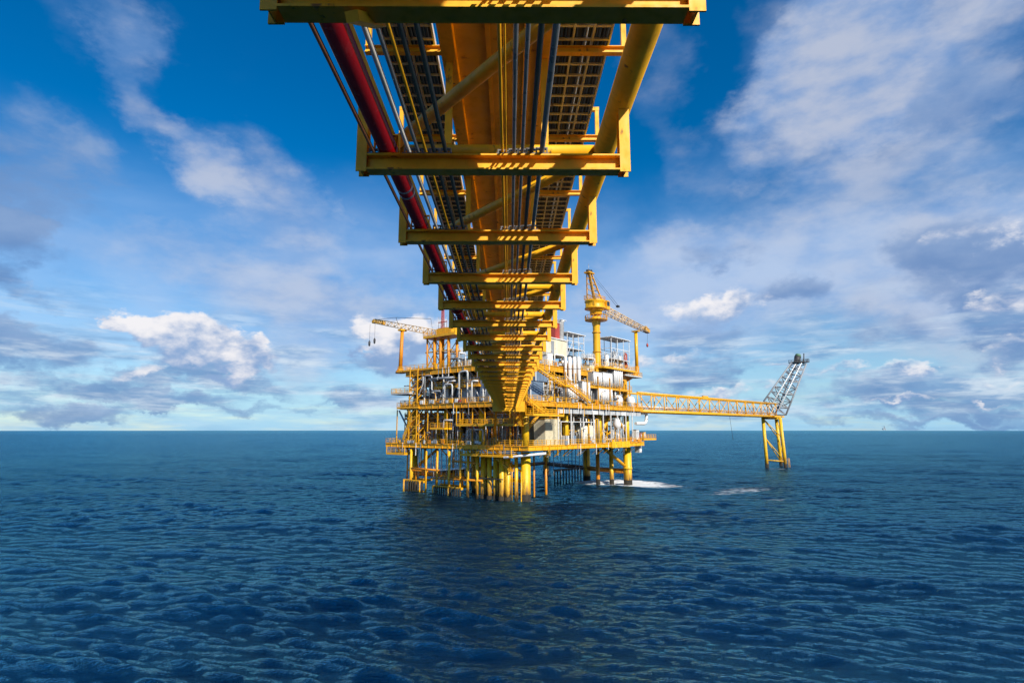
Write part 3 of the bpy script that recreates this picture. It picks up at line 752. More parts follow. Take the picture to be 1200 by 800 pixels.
# roof-level clutter
def roof_fill(side, s0, s1, z, cols):
    s = s0
    while s < s1:
        k = rnd.random(); mk = rnd.choice(cols); c = CW[mk]; o = rnd.uniform(1.5, 7)
        if k < .3: l = rnd.uniform(1.5, 3); cabinet(side, 3, s+l/2, o, z, l, 2, rnd.uniform(1.5, 3), mk, [f'{c}', f'wide {c}', f'plain {c}', f'tall {c}']); s += l*.7
        elif k < .5: l = rnd.uniform(2, 3.5); wframe(side, 3, s+l/2, o, z, l, 2, rnd.uniform(2.5, 5), mk, [f'{c}', f'tall {c}', f'light {c}', f'braced {c}']); s += l*.8
        elif k < .7: r = rnd.uniform(.3, .8); v_vessel(side, 3, s+r, o, z, rnd.uniform(2, 4), r, mk, [f'{c}', f'slim {c}', f'short {c}', f'tall {c}']); s += 2*r
        elif k < .85: l = rnd.uniform(2.5, 4); h_vessel(side, 3, s+l/2, o, z, l, .8, mk, [f'{c}', f'long {c}', f'fat {c}', f'small {c}']); s += l*.7
        else: lamp(side, 3, s, o-1, z, rnd.uniform(3, 5)); s += 1
    for i in range(int((s1-s0)/1.6)):
        s = rnd.uniform(s0, s1-2); mk = rnd.choice(cols); c = CW[mk]; h = rnd.uniform(1, 3.4); l = rnd.uniform(1.5, 4)*(-1 if side == 'L' else 1)
        pipe(side, 3, s, rnd.uniform(.5, 5), z, [(0, 0, 0), (0, 0, h), (l, 0, h), (l, 0, .2)], rnd.choice((.08, .11, .15)), mk, [f'{a} {c} arched pipe' for a in ('thin', 'tall', 'low', 'wide', 'narrow', 'plain', 'dull')])
roof_fill('L', 5, 24, ZR, ['white', 'lightgrey', 'grey', 'yellow', 'galv'])
roof_fill('R', 4, 42, ZR, ['white', 'white', 'lightgrey', 'cream', 'galv', 'redold'])

# ---- particular pieces seen in the photograph
def named(name, mb, mk, locw, label, cat, rz=ANG, group=None):
    o = mb.build(name, M[mk], None, locw); o.rotation_euler = (0, 0, rz); tag(o, label, cat, group); return o
# rank of tall white ducts beside the bridge end, above the stairs
for i, px in enumerate((663, 668, 673.5, 678.5)):
    q = r_at(px, 447, -.6); t = r_at(px, 418, -.6)
    b = MB(); r = .46 if i else .3; h = t.z-q.z
    b.lathe((0, 0, 0), [(r*.6, 0), (r, .3), (r, h-.3), (r*.6, h)], 14)
    o = named('exhaust_stack', b, 'white', plat(q.x, q.y, q.z), ['thin white duct nearest the bridge in the row of four above the stair', 'second white duct from the bridge in the row of four above the stair', 'third white duct from the bridge in the row of four above the stair', 'farthest white duct from the bridge in the row of four above the stair'][i], 'duct', group='row of white ducts')
    MB().tube((0, 0, h*.5), (0, 0, h*.5+.15), r+.05, 14).build('collar', M['grey'], o)
# ranks of pale louvre banks
for i, (x0, x1, y0, y1) in enumerate(((694, 704, 437, 450), (705, 716, 438, 452), (681, 690, 448, 468), (700, 716, 456, 470), (664, 676, 450, 472), (718, 728, 430, 452))):
    a = r_at(x0, y1, -1.2); c = r_at(x1, y0, -1.2); w, h = c.x-a.x, c.z-a.z
    b = MB(); b.box((w/2, .6, h/2), w, 1.2, h)
    o = named('filter_bank', b, 'grey', plat(a.x, -1.2, a.z), f'{["small upper", "upper", "tall narrow", "wide lower", "broad stair-side", "highest outer"][i]} white filter bank of upright tubes, flare side', 'filter bank', group='white filter banks')
    n = max(3, int(w/.8))
    tb = MB()
    for k in range(n): tb.tube(((k+.5)*w/n, -.3, .1), ((k+.5)*w/n, -.3, h-.1), w/n*.33, 8)
    tb.build('tube_bank', M['white'], o)
    hd = MB(); hd.beam((0, -.15, h), (w, -.15, h), .35, .25); hd.beam((0, -.15, 0), (w, -.15, 0), .35, .25); hd.build('header', M['grey'], o)
# two white pots on the deck edge
for i, px in enumerate((724.5, 739)):
    q = r_at(px, 474, -1.6); h = 3.4
    b = MB().lathe((0, 0, 0), [(.95, 0), (1.1, .3), (1.1, 2.3), (.8, 2.8), (.4, 3.0), (.02, 3.05)], 16)
    o = named('round_tank', b, 'white', plat(q.x, q.y, ZM+.05), ['white domed tank on the deck edge, the one nearer the bridge', 'white domed tank on the deck edge beside the flare bridge'][i], 'tank', group='white domed tanks')
    MB().tube((0, 0, 3), (0, 0, 3.5), .15, 8).build('vent_nozzle', M['dark'], o)
    MB().tube((0, 0, 1.2), (0, 0, 1.3), 1.14, 16).build('band', M['grey'], o)
# blue-grey corrugated modules beside the bridge end (boat landing side and flare side)
for i, (side, x0, x1, y0, y1, lab) in enumerate((('L', 541, 556, 442, 476, 'tall pale grey ribbed module on the middle deck behind white pipes'), ('L', 557, 577, 440, 476, 'tall blue grey ribbed module tucked against the bridge, boat landing side'), ('R', 622, 637, 448, 472, 'blue grey ribbed module under the stair, close against the bridge'), ('R', 628, 642, 434, 446, 'small blue grey ribbed module above the stair'))):
    f = l_at if side == 'L' else r_at
    a = f(x0, y1, .2); c = f(x1, y0, .2)
    s0, s1 = (a.y, c.y) if side == 'L' else (a.x, c.x); w = abs(s1-s0); h = c.z-a.z
    b = MB(); b.box((0, 1.4, h/2), w, 2.6, h)
    o = b.build('equipment_module', M['lightgrey' if i == 0 else 'bluegrey'], None, pt(side, (s0+s1)/2, 0.2, a.z)); o.rotation_euler = (0, 0, ANG if side == 'R' else ANG-math.pi/2)
    tag(o, lab, 'module', 'ribbed modules by the bridge end')
    k = MB(); n = int(w/.5)
    for j in range(n): k.box((-w/2+(j+.5)*w/n, .08, h/2), w/n*.5, .12, h-.2)
    if side == 'L': k.v = [(x, y, z) for x, y, z in k.v]
    k.build('ribbed_panel', M['lightgrey' if i == 0 else 'bluegrey'], o)
    for x in (-w/2, w/2): MB().box((x, .06, h/2), .2, .2, h).build('corner_post', M['white'], o)
# lower deck, flare side: cream ribbed cabin, cream tank, rack of pumps
a = r_at(639, 519, -1); c = r_at(656, 488, -1); w, h = c.x-a.x, c.z-a.z
o = named('ribbed_cabin', MB().box((w/2, 1.5, h/2), w, 3, h), 'cream', plat(a.x, -1, ZL+.05), 'cream cabin with vertical ribs on the lowest deck, flare tower side', 'cabin')
k = MB()
for j in range(14): k.box(((j+.5)*w/14, -.06, h/2), w/28, .12, h-.2)
k.build('ribbed_panel', M['cream'], o); MB().box((w/2, 1.5, h+.06), w+.3, 3.2, .12).build('roof', M['yellow'], o)
a = r_at(681, 521, 0); c = r_at(696, 496, 0); r = (c.x-a.x)/2
b = MB().lathe((0, 0, 0), [(r, 0), (r, c.z-ZL-.8), (r*.8, c.z-ZL-.4), (r*.3, c.z-ZL-.2), (.02, c.z-ZL-.15)], 24)
o = named('storage_tank', b, 'cream', plat((a.x+c.x)/2, r*.6, ZL+.05), 'large round cream storage tank on the lowest deck beneath the white shelf', 'tank')
MB().tube((0, 0, 1.8), (0, 0, 1.95), r+.05, 24).build('band', M['white'], o); MB().box((-r*.2, -r-.02, 1.2), .9, .25, .9).build('manhole', M['lightgrey'], o)
a = r_at(657, 494, -1.5); c = r_at(697, 494, -1.5)
b = MB(); b.box(((c.x-a.x)/2, .8, a.z-ZL), c.x-a.x, 1.8, .14)
for x in (.1, (c.x-a.x)/3, (c.x-a.x)*2/3, c.x-a.x-.1): b.beam((x, 0, 0), (x, 0, a.z-ZL), .14, .14)
named('pipe_shelf', b, 'white', plat(a.x, -1.5, ZL+.05), 'long white shelf on posts above dark pumps, lowest deck, flare tower side', 'shelf')
for i, px in enumerate((663, 671)):
    q = r_at(px, 515, -.8)
    b = MB().box((0, 0, 1.0), 1.1, 1.0, 2.0); o = named('chemical_tote', b, ['white', 'bluegrey'][i], plat(q.x, q.y, ZL+.05), ['white tote tank standing under the white shelf', 'blue grey tote tank standing under the white shelf'][i], 'tote', group='totes under the shelf')
    fr = MB()
    for x in (-.58, .58):
        for y in (-.53, .53): fr.beam((x, y, 0), (x, y, 2.1), .07, .07)
    fr.build('cage', M['galv'], o)
q = r_at(723, 496, -2.2)
b = MB().lathe((0, 0, -1.6), [(.02, 0), (.5, .25), (.95, .9), (1.0, 1.5), (.75, 2.3), (.3, 3.1), (.02, 3.4)], 18)
o = named('teardrop_vessel', b, 'white', plat(q.x, q.y, q.z), 'white teardrop shaped vessel hanging by the yellow knee brace', 'vessel')
MB().tube((0, 0, 1.7), (0, 0, 3.6), .1, 8).build('hanger_pipe', M['lightgrey'], o)
# white bent pipe sticking out at the flare bridge root
a = r_at(744, 484, -1); pts = [r_at(743, 484, -1), r_at(758, 484, -1), r_at(757, 496, -1), r_at(745, 496, -1)]
b = MB().path([Vector((p.x-a.x, 0, p.z-a.z)) for p in pts], .42, 12)
o = named('bent_pipe', b, 'white', plat(a.x, -1, a.z), 'fat white pipe bent in a loop at the root of the flare bridge', 'pipe')
MB().tube((.1, 0, 0), (.35, 0, 0), .6, 12).build('flange', M['lightgrey'], o)
for i, (pts_, u, r, mk, lab) in enumerate(((((538, 476), (538, 436), (548, 434), (548, 448)), -2.4, .36, 'lightgrey', 'tall pale pipe hooked over at the top beside the blue grey module'), (((498, 466), (498, 440), (506, 440), (506, 458), (516, 458)), -2.2, .30, 'galv', 'bare steel pipe stepping down beneath the roof deck near the stair tower'), (((503, 444), (532, 442)), -2.3, .45, 'galv', 'thick bare steel duct running level just under the roof deck'), (((512, 474), (526, 446), (534, 446)), -2.1, .26, 'white', 'white pipe sloping steeply across the middle deck bay'), (((521, 474), (521, 450), (530, 450), (530, 474)), -2.5, .3, 'lightgrey', 'pale grey pipe bent like a doorway on the middle deck'), (((488, 470), (496, 449), (496, 441)), -2.2, .24, 'lightgrey', 'pale grey sloping pipe by the upper stair tower'), (((553, 476), (553, 446), (560, 446)), -2.6, .28, 'white', 'slim white riser bent towards the bridge on the middle deck'), (((520, 516), (520, 492), (530, 492)), -2.6, .3, 'lightgrey', 'pale grey bent riser on the lowest deck left of the hanging platform'), (((548, 517), (548, 503), (566, 503), (566, 517)), -2.4, .28, 'white', 'white doorway shaped pipe on the lowest deck under the hanging platform'))):
    P_ = [on_l(x, y, u) for x, y in pts_]; a = P_[0]
    o = named('bent_pipe', MB().path([p-a for p in P_], r*.62, 10), mk, plat(a.x, a.y, a.z), lab.replace(' left of', ' beside'), 'pipe', group='big pipes of the landing side')
    d = (P_[1]-a).normalized(); q = (P_[1]-a)*.35; MB().tube(q, q+d*.2, r, 12).build('flange', M['grey'], o)
# pale pipes and hoses under the lowest deck, boat landing side
for i, (x0, y0, x1, y1, u, r, lab) in enumerate(((504, 552, 546, 548, -2.8, .22, 'white sloping pipe under the lowest deck above the boat landing'), (590, 536, 640, 531, -4.2, .26, 'white sloping pipe crossing in front of the front leg'))):
    a = l_at(x0, y0, u) if i == 0 else loc(at_depth(x0, y0, 115)); c = l_at(x1, y1, u) if i == 0 else loc(at_depth(x1, y1, 115))
    o = named('sloping_pipe', MB().tube((0, 0, 0), c-a, r, 10), 'white', plat(a.x, a.y, a.z), lab, 'pipe', group='white sloping pipes')
for i, (px, y0, y1, mk) in enumerate(((505, 524, 552, 'white'), (513, 524, 551, 'white'), (523, 531, 562, 'lightgrey'), (537, 524, 560, 'white'), (545, 530, 565, 'white'), (550, 530, 568, 'white'), (557, 526, 572, 'yellow'), (530, 524, 548, 'lightgrey'), (497, 522, 545, 'yellow'), (564, 528, 560, 'white'), (508, 530, 558, 'lightgrey'), (517, 526, 566, 'white'), (541, 526, 570, 'yellow'), (534, 528, 563, 'white'), (527, 526, 569, 'yellow'), (561, 526, 578, 'yellow'), (490, 526, 566, 'white'), (554, 526, 560, 'yellow'), (493, 524, 556, 'yellow'), (600, 540, 586, 'yellow'))):
    a = l_at(px, y1, -1.5+.3*(i % 3)); t = l_at(px, y0, -1.5+.3*(i % 3))
    o = named('drop_pipe', MB().tube((0, 0, 0), (0, 0, t.z-a.z), .13, 8), mk, plat(a.x, a.y, a.z), uniq([f'{x} {CW[mk]} drop pipe'.replace('pale grey', 'grey') for x in ('thin', 'long', 'short', 'outer', 'slim', 'straight', 'plain')], 'L', 0, a.y, None), 'pipe', group='drop pipes under the lowest deck')
for i in range(12):
    q = r_at(640+i*4.3, 527, 4); h = rnd.uniform(1.5, 6.5)
    named('drop_pipe', MB().tube((0, 0, -h), (0, 0, 0), .09, 6), rnd.choice(('grey', 'lightgrey', 'dark')), plat(q.x, 4, ZL-.9), uniq([f'{x} hanging hose' for x in ('thin', 'grey', 'slack', 'dark')], 'R', 0, q.x, None), 'hose', group='hoses under the lowest deck')
for i, (px, py, w_, h_, mk, lab) in enumerate(((745, 514, 1.5, 2.4, 'white', 'white box cabinet on the outer end of the lowest deck'), (749, 518, 1.1, 1.5, 'redold', 'faded red box on the outer end of the lowest deck'), (753, 514, 1.3, 1.8, 'yellow', 'yellow box at the very outer corner of the lowest deck'), (748, 526, 1.4, 1.8, 'lightgrey', 'pale grey box hung below the outer end of the lowest deck'))):
    q = r_at(px, py, -1.5); o = named('deck_box', MB().box((0, 0, h_/2), w_, 1.3, h_), mk, plat(q.x, -1.5, (ZL+.9) if i < 3 else ZL-2.6), lab, 'box', group='boxes at the deck end')
    MB().box((0, -.68, h_*.5), w_*.7, .06, h_*.7).build('door', M['lightgrey' if mk != 'lightgrey' else 'white'], o); MB().box((0, 0, h_+.05), w_+.2, 1.5, .1).build('lid', M['grey'], o)
# roof pieces, flare side
a = r_at(640, 415, 1); c = r_at(664, 400, 1); w = c.x-a.x; h = c.z-a.z
o = named('roof_shelter', MB().box((w/2, 2, h/2), w, 4, h), 'cream', plat(a.x, 1, a.z), 'low cream shelter on the roof deck right beside the bridge', 'shelter')
MB().box((w/2, 2, h+.1), w+.5, 4.5, .2).build('roof', M['white'], o); MB().box((w*.3, -.03, h*.45), 1.1, .08, h*.8).build('door', M['grey'], o)
for x in (.1, w*.5, w-.1): MB().box((x, -.05, h/2), .14, .1, h).build('post', M['white'], o)
a = r_at(645, 400, 2); c = r_at(664, 378, 2)
for i, (px, y0, y1, mk, lab) in enumerate(((650, 401, 379, 'redold', 'faded red and white ventilation box on the cream roof shelter'), (657, 401, 376, 'white', 'tall white round exhaust on the cream roof shelter'))):
    q = r_at(px, y0, 3); t = r_at(px, y1, 3); h = t.z-q.z
    b = MB().box((0, 0, h/2), 1.7, 1.7, h) if i == 0 else MB().lathe((0, 0, 0), [(.8, 0), (.8, h-.4), (1.0, h-.3), (1.0, h)], 14)
    o = named('roof_vent', b, mk, plat(q.x, 3, q.z), lab, 'vent'); MB().box((0, 0, h+.08), 2.1, 2.1, .12).build('cap', M['white'], o)
def scaffold(x0, x1, y0, y1, v, w, mk, lab, roof=True):
    a = r_at(x0, y0, v); c = r_at(x1, y1, v); l, h = c.x-a.x, c.z-a.z
    b = MB(); n = 3
    for i in range(n+1):
        for y in (0, w): b.beam((l*i/n, y, 0), (l*i/n, y, h), .13, .13)
    for zz in (.33, .66, 1):
        for y in (0, w): b.beam((0, y, h*zz), (l, y, h*zz), .12, .12)
        for x in (0, l): b.beam((x, 0, h*zz), (x, w, h*zz), .12, .12)
    b.beam((0, 0, 0), (l/3, 0, h*.66), .1, .1); b.beam((l, 0, 0), (l*2/3, 0, h*.66), .1, .1)
    o = named('scaffold_tower', b, mk, plat(a.x, v, a.z), lab, 'scaffold')
    MB().box((l/2, w/2, h*.34), l, w, .1).build('floor', M['galv'], o)
    if roof: MB().box((l/2, w/2, h+.1), l+.8, w+.8, .16).build('roof', M['white'], o)
    return o
scaffold(665, 684, 416, 394, 2, 3, 'white', 'white open scaffold on the roof between the bridge and the crane column')
scaffold(717, 737, 432, 400, 1, 4, 'white', 'white open scaffold tower with flat roof beyond the crane column')
scaffold(706, 716, 435, 415, 2, 3, 'lightgrey', 'smaller grey scaffold right beside the crane column', False)
# equipment seen on the scaffold tower
for i, px in enumerate((711, 720, 727, 733)):
    q = r_at(px, 431, 2.4); h = (3.6, 4.6, 3.4, 4.2)[i]
    b = MB().lathe((0, 0, 0), [(.55, 0), (.6, .2), (.6, h-.5), (.35, h-.1), (.02, h)], 12)
    o = named('roof_bottle', b, ['white', 'lightgrey', 'white', 'redold'][i], plat(q.x, 2.4, q.z), f'{["white bottle vessel beside the grey scaffold", "pale grey bottle vessel at the inner post of the scaffold tower", "short white bottle vessel inside the scaffold tower", "faded red bottle vessel inside the scaffold tower"][i]}', 'vessel', group='bottle vessels at the scaffold tower')
    MB().tube((0, 0, h), (0, 0, h+.6), .1, 6).build('outlet', M['galv'], o)

# ------------------------------------------------------------------ lattice members and cranes
def lattice(mb, p0, p1, w0, w1, nb, rc, rb, up=(0, 0, 1), h0=None, h1=None):
    p0, p1, d, x, y = mb.frame(p0, p1, up); h0 = h0 or w0; h1 = h1 or w1
    def cor(t):
        w = (w0+(w1-w0)*t)/2; h = (h0+(h1-h0)*t)/2; p = p0.lerp(p1, t)
        return [p+x*w+y*h, p-x*w+y*h, p-x*w-y*h, p+x*w-y*h]
    C_ = [cor(i/nb) for i in range(nb+1)]
    for k in range(4): mb.tube(C_[0][k], C_[nb][k], rc, 6)
    for i in range(nb):
        for k in range(4):
            a, b_ = (k, (k+1) % 4) if i % 2 else ((k+1) % 4, k)
            mb.tube(C_[i][a], C_[i+1][b_], rb, 5); mb.tube(C_[i+1][k], C_[i+1][(k+1) % 4], rb, 5)
    return mb
# flare-side pedestal crane
CV = 2.0
a = r_at(700, 434, CV); t = r_at(700, 372, CV); base = plat(a.x, CV, 0)
CB = Vector((a.x, CV, a.z))
crane = empty('pedestal_crane', plat(a.x, CV, ZR), ANG)
tag(crane, 'yellow pedestal crane with a tall column and lattice boom pointing to the flare tower', 'crane', 'platform cranes')
def cl_(px, py, v=CV): q = r_at(px, py, v); return Vector((q.x-a.x, v-CV, q.z-ZR))
zt = t.z-ZR
MB().lathe((0, 0, -.6), [(1.25, 0), (1.25, 2), (.95, 3.2), (.92, zt-2), (1.3, zt-.2), (1.3, zt+.6)], 24).build('pedestal', M['yellow'], crane)
for zz in (zt*.38, zt*.72): MB().tube((0, 0, zz), (0, 0, zz+.25), 1.12, 24).build('pedestal_ring', M['yellow_old'], crane)
pf = MB(); pf.lathe((0, 0, zt-.9), [(2.9, 0), (2.9, .18)], 20)
for i in range(20):
    an = 2*math.pi*i/20; pf.beam((2.85*math.cos(an), 2.85*math.sin(an), zt-.8), (2.85*math.cos(an), 2.85*math.sin(an), zt+.3), .1, .1)
ring(pf, (0, 0, zt+.3), 2.85, .06); ring(pf, (0, 0, zt-.25), 2.85, .05)
pf.build('ring_platform', M['yellow_old'], crane)
mh = MB(); mh.lathe((0, 0, zt+.6), [(1.5, 0), (1.6, .3), (1.6, 1.0), (2.6, 1.6), (2.6, 2.0)], 16); mh.lathe((-.4, 0, zt+2.0), [(2.7, 0), (2.75, .25), (2.5, .5), (2.5, 1.7), (2.75, 1.9), (2.6, 2.2)], 20); mh.box((-2.0, 0, zt+3.2), 1.6, 2.6, 2.0); mh.box((1.6, .9, zt+4.4), 1.2, 1.2, .8)
mh.build('machine_house', M['yellow'], crane)
cb = MB(); cb.box((2.4, -1.5, zt+3.3), 1.7, 1.6, 2.3); co = cb.build('operator_cab', M['yellow'], crane)
MB().box((3.27, -1.5, zt+3.6), .04, 1.3, 1.2).build('window', M['glass'], co); MB().box((2.4, -2.32, zt+3.6), 1.3, .04, 1.2).build('window', M['glass'], co)
rl = MB(); rail(rl, [(-2.8, -1.75, zt+4.25), (1.8, -1.75, zt+4.25), (1.8, 1.75, zt+4.25), (-2.8, 1.75, zt+4.25), (-2.8, -1.75, zt+4.25)]); rl.build('railing', M['yellow'], crane)
top = cl_(690.5, 320); af = MB()
for y in (-1.2, 1.2):
    af.beam((1.3, y, zt+4.1), top+Vector((.3, y*.35, 0)), .28, .28, (0, 1, 0)); af.beam((-2.3, y, zt+4.1), top+Vector((-.5, y*.35, 0)), .24, .24, (0, 1, 0))
for i in range(1, 5):
    k = i/5; p = Vector((1.3, 0, zt+4.1)).lerp(top+Vector((.3, 0, 0)), k); q = Vector((-2.3, 0, zt+4.1)).lerp(top+Vector((-.5, 0, 0)), k); y = 1.2*(1-k*.65)
    for sg in (-1, 1): af.beam(p+Vector((0, sg*y, 0)), q+Vector((0, sg*y, .3)), .14, .14)
    af.beam(p+Vector((0, -y, 0)), p+Vector((0, y, 0)), .14, .14)
af.box(top, 2.6, 1.6, .35); af.build('mast_frame', M['yellow_old'], crane)
sv = MB(); sv.tube(top+Vector((.6, -.35, .5)), top+Vector((.6, .35, .5)), .5, 14); sv.tube(top+Vector((-.6, -.35, .45)), top+Vector((-.6, .35, .45)), .4, 14); sv.build('sheave', M['dark'], crane)
MB().tube(top, top+Vector((-.3, 0, 2.4)), .06, 5).build('whip_antenna', M['galv'], crane)
bh, bt = cl_(706, 362), cl_(759, 388)
MB().beam(bt, bt, .1, .1) if False else None
bo = MB(); lattice(bo, bh, bt, 1.7, 1.0, 14, .12, .075); bo.build('boom', M['boom'], crane)
hd = MB(); hd.beam(bt-Vector((2.2, 0, -.75)), bt+Vector((.4, 0, -.1)), 1.1, 1.1); hd.build('boom_head', M['yellow_old'], crane)
wr = MB(); mid = cl_(724, 359)
for y in (-.3, .3): wr.tube(top+Vector((.5, y, .4)), mid+Vector((0, y, 0)), .055, 4)
wr.tube(mid, bh.lerp(bt, .75)+Vector((0, 0, .6)), .03, 4) if False else None
wr.build('pendant_rope', M['bluegrey'], crane)
MB().box(mid, .9, .7, .5).build('pulley_block', M['dark'], crane)
ho = cl_(758.5, 402); hk = MB(); hk.tube(bt+Vector((-.1, 0, -.3)), ho, .035, 4); hk.build('hoist_rope', M['dark'], crane)
hk = MB(); hk.lathe(ho+Vector((0, 0, -1.2)), [(.05, 0), (.3, .2), (.35, .7), (.12, 1.2)], 8); hk.build('hook_block', M['redold'], crane)
# boom rest post with bent foot
q0, q1 = r_at(746.5, 434, CV), r_at(745, 389, CV)
b = MB(); b.tube((0, 0, 0), (0, 0, q1.z-q0.z), .48, 14)
o = named('boom_rest', b, 'yellow', plat(q0.x, CV, q0.z), 'yellow boom rest post beside the flare bridge, with a bent orange foot', 'post', group='boom rest posts')
f0 = r_at(730, 446, CV)
el = MB().path([Vector((0, 0, 1.2)), Vector((.1, 0, -.9)), Vector((f0.x-q0.x+.5, 0, f0.z-q0.z))], .62, 12); el.build('bent_foot', M['orange'], o)
sd = MB(); sd.box((0, 0, q1.z-q0.z+.2), 1.4, 2.0, .3); sd.beam((-.7, 0, q1.z-q0.z), (.7, 0, q1.z-q0.z), .3, .5); sd.build('saddle', M['yellow_old'], o)
q = r_at(728, 466, CV); MB().tube((q.x, CV, ZM), (q.x, CV, f0.z+.4), 1.0, 18).build('column', M['yellow'], PL)
# boat-landing-side crane on a braced frame
CU = 1.0
g0 = l_at(524, 431, CU); cz = l_at(524, 397, CU).z
cr2 = empty('pedestal_crane', plat(CU, g0.y, ZR), ANG)
tag(cr2, 'yellow crane on braced legs with its pale lattice boom reaching out over the sea', 'crane', 'platform cranes')
def c2(px, py, u=CU): q = l_at(px, py, u); return Vector((u-CU, q.y-g0.y, q.z-ZR))
for px in (505, 513.5, 520.5, 530):
    for u in (-1.2, 1.6):
        b0 = c2(px, 432); t0 = c2(px, 397); MB().tube((u, b0.y, 0), (u, t0.y, t0.z), .36 if px > 510 else .22, 10).build('frame_leg', M['orange'], cr2)
xb = MB()
for u in (-1.2, 1.6):
    for z0, z1 in ((431, 414), (414, 398)):
        p, q = c2(505, z0), c2(513.5, z1); xb.beam((u, p.y, p.z), (u, q.y, q.z), .16, .16); p, q = c2(513.5, z0), c2(505, z1); xb.beam((u, p.y, p.z), (u, q.y, q.z), .16, .16)
        p, q = c2(520, z0), c2(530, z1); xb.beam((u, p.y, p.z), (u, q.y, q.z), .14, .14)
    p, q = c2(503, 414), c2(534, 414); xb.beam((u, p.y, p.z), (u, q.y, p.z), .2, .3)
xb.build('frame_bracing', M['yellow_old'], cr2)
p, q = c2(503, 397), c2(540, 396); tp = MB(); tp.box((.2, (p.y+q.y)/2, p.z), 4.4, abs(p.y-q.y), .5)
tp.box((.2, c2(524, 395).y, p.z+1.1), 2.6, 5, 1.6); tp.build('top_platform', M['yellow'], cr2)
rl = MB(); rail(rl, [(-2, p.y, p.z+.3), (-2, q.y, p.z+.3), (2.4, q.y, p.z+.3), (2.4, p.y, p.z+.3), (-2, p.y, p.z+.3)]); rl.build('railing', M['yellow'], cr2)
bh, bt = c2(527, 393), c2(441, 376.5)
bo = MB(); lattice(bo, bh, bt, 1.5, 1.1, 20, .11, .07); bo.build('boom', M['boom'], cr2)
hd = MB(); hd.beam(bt+(bh-bt).normalized()*3.4, bt+(bt-bh).normalized()*.8, 1.1, 1.0); hd.tube(bt+Vector((-.4, 1, 0)), bt+Vector((.4, 1, 0)), .5, 12); hd.build('boom_head', M['yellow'], cr2)
wr = MB(); m0 = c2(505, 373.5); m1 = c2(464, 372)
wr.tube(m0, m1, .05, 4); wr.tube(m1, c2(466, 378), .08, 4); wr.tube(m0, c2(507, 388), .05, 4); wr.tube(m1, bt+Vector((0, 0, .5)), .05, 4); wr.build('pendant_rope', M['dark'], cr2)
for px, py in ((433, 399), (439, 396)):
    e = c2(px, py); s_ = Vector((0, e.y, bt.z-.4)); MB().tube(s_, e, .04, 4).build('hoist_rope', M['dark'], cr2)
    MB().lathe(e+Vector((0, 0, -1.6)), [(.05, 0), (.26, .3), (.3, 1.2), (.1, 1.6)], 8).build('hook_block', M['dark'], cr2)
q0, q1 = l_at(469, 436, 0), l_at(471.5, 387, 0)
b = MB(); b.tube((0, 0, 0), (0, q1.y-q0.y, q1.z-q0.z), .52, 14, .42)
o = named('boom_rest', b, 'orange', plat(0, q0.y, q0.z), 'orange yellow boom rest post at the seaward corner of the boat landing side', 'post', group='boom rest posts')
sd = MB(); sd.box((0, q1.y-q0.y, q1.z-q0.z), 2.0, 1.2, .4); sd.build('saddle', M['yellow'], o)
MB().lathe((0, 0, -.3), [(1.2, 0), (1.2, .4), (.6, 1.2)], 14).build('foot', M['orange'], o)
# radio mast
q0, q1 = l_at(518.5, 394, 3), l_at(518.5, 352, 3)
b = MB(); lattice(b, (0, 0, 0), (0, 0, (q1.z-q0.z)*.8), .7, .4, 12, .07, .045); b.tube((0, 0, (q1.z-q0.z)*.8), (0, 0, q1.z-q0.z), .05, 5)
mst = named('radio_mast', b, 'redold', plat(3, q0.y, q0.z-.5), 'slim red lattice radio mast beside the crane on braced legs', 'mast')
for zz in (.28, .45): MB().box((0, 0, (q1.z-q0.z)*zz), .2, 3.0, .2).build('antenna_arm', M['redold'], mst)
for dy in (-1.4, 1.4): MB().tube((0, dy, (q1.z-q0.z)*.3), (0, dy, (q1.z-q0.z)*.62), .06, 5).build('aerial', M['galv'], mst)
# slim aerials on the roofs
for i, (px, y0, y1) in enumerate(((527, 392, 366), (541, 395, 372))):
    q0, q1 = l_at(px, y0, 4), l_at(px, y1, 4)
    o = named('whip_aerial', MB().tube((0, 0, 0), (0, 0, q1.z-q0.z), .06, 5), 'white', plat(4, q0.y, q0.z), ['white whip aerial just bridge-side of the radio mast', 'white whip aerial closest to the bridge frames'][i], 'aerial', group='whip aerials')

# ------------------------------------------------------------------ flare bridge, support tower and flare boom
fb0 = plat(47, 0, 0); SEAT = at_depth(905, 487, 221); fbd = Vector((SEAT.x-fb0.x, SEAT.y-fb0.y, 0)); FL = fbd.length; fa = math.atan2(fbd.y, fbd.x)
FB = empty('flare_bridge', (fb0.x, fb0.y, 19.3), fa)
tag(FB, 'slender yellow truss bridge leading from the platform out to the flare tower', 'bridge')
FW_, FH = 3.2, 4.9
for y in (-FW_/2, FW_/2):
    MB().tube((0, y, 0), (FL+4, y, 0), .42, 12).build('bottom_chord', M['yellow'], FB)
    MB().tube((0, y, FH), (FL+2, y, FH), .27, 12).build('top_chord', M['yellow'], FB)
nb = 14
for i in range(nb+1):
    x = FL*i/nb
    for y in (-FW_/2, FW_/2):
        MB().tube((x, y, 0), (x, y, FH), .15, 8).build('upright', M['yellow'], FB)
        if i < nb:
            p = (x, y, 0) if i % 2 else (x, y, FH); q = (x+FL/nb, y, FH) if i % 2 else (x+FL/nb, y, 0)
            MB().tube(p, q, .11, 8).build('diagonal', M['yellow'], FB)
wk = MB(); wk.box((FL/2, 0, .1), FL, FW_-.4, .3)
wk.build('walkway', M['yellow_old'], FB)
rl = MB()
for y in (-1, 1): rail(rl, [(0, y, .3), (FL, y, .3)], 1.1, 2.4, .04)
rl.build('handrail', M['yellow'], FB)
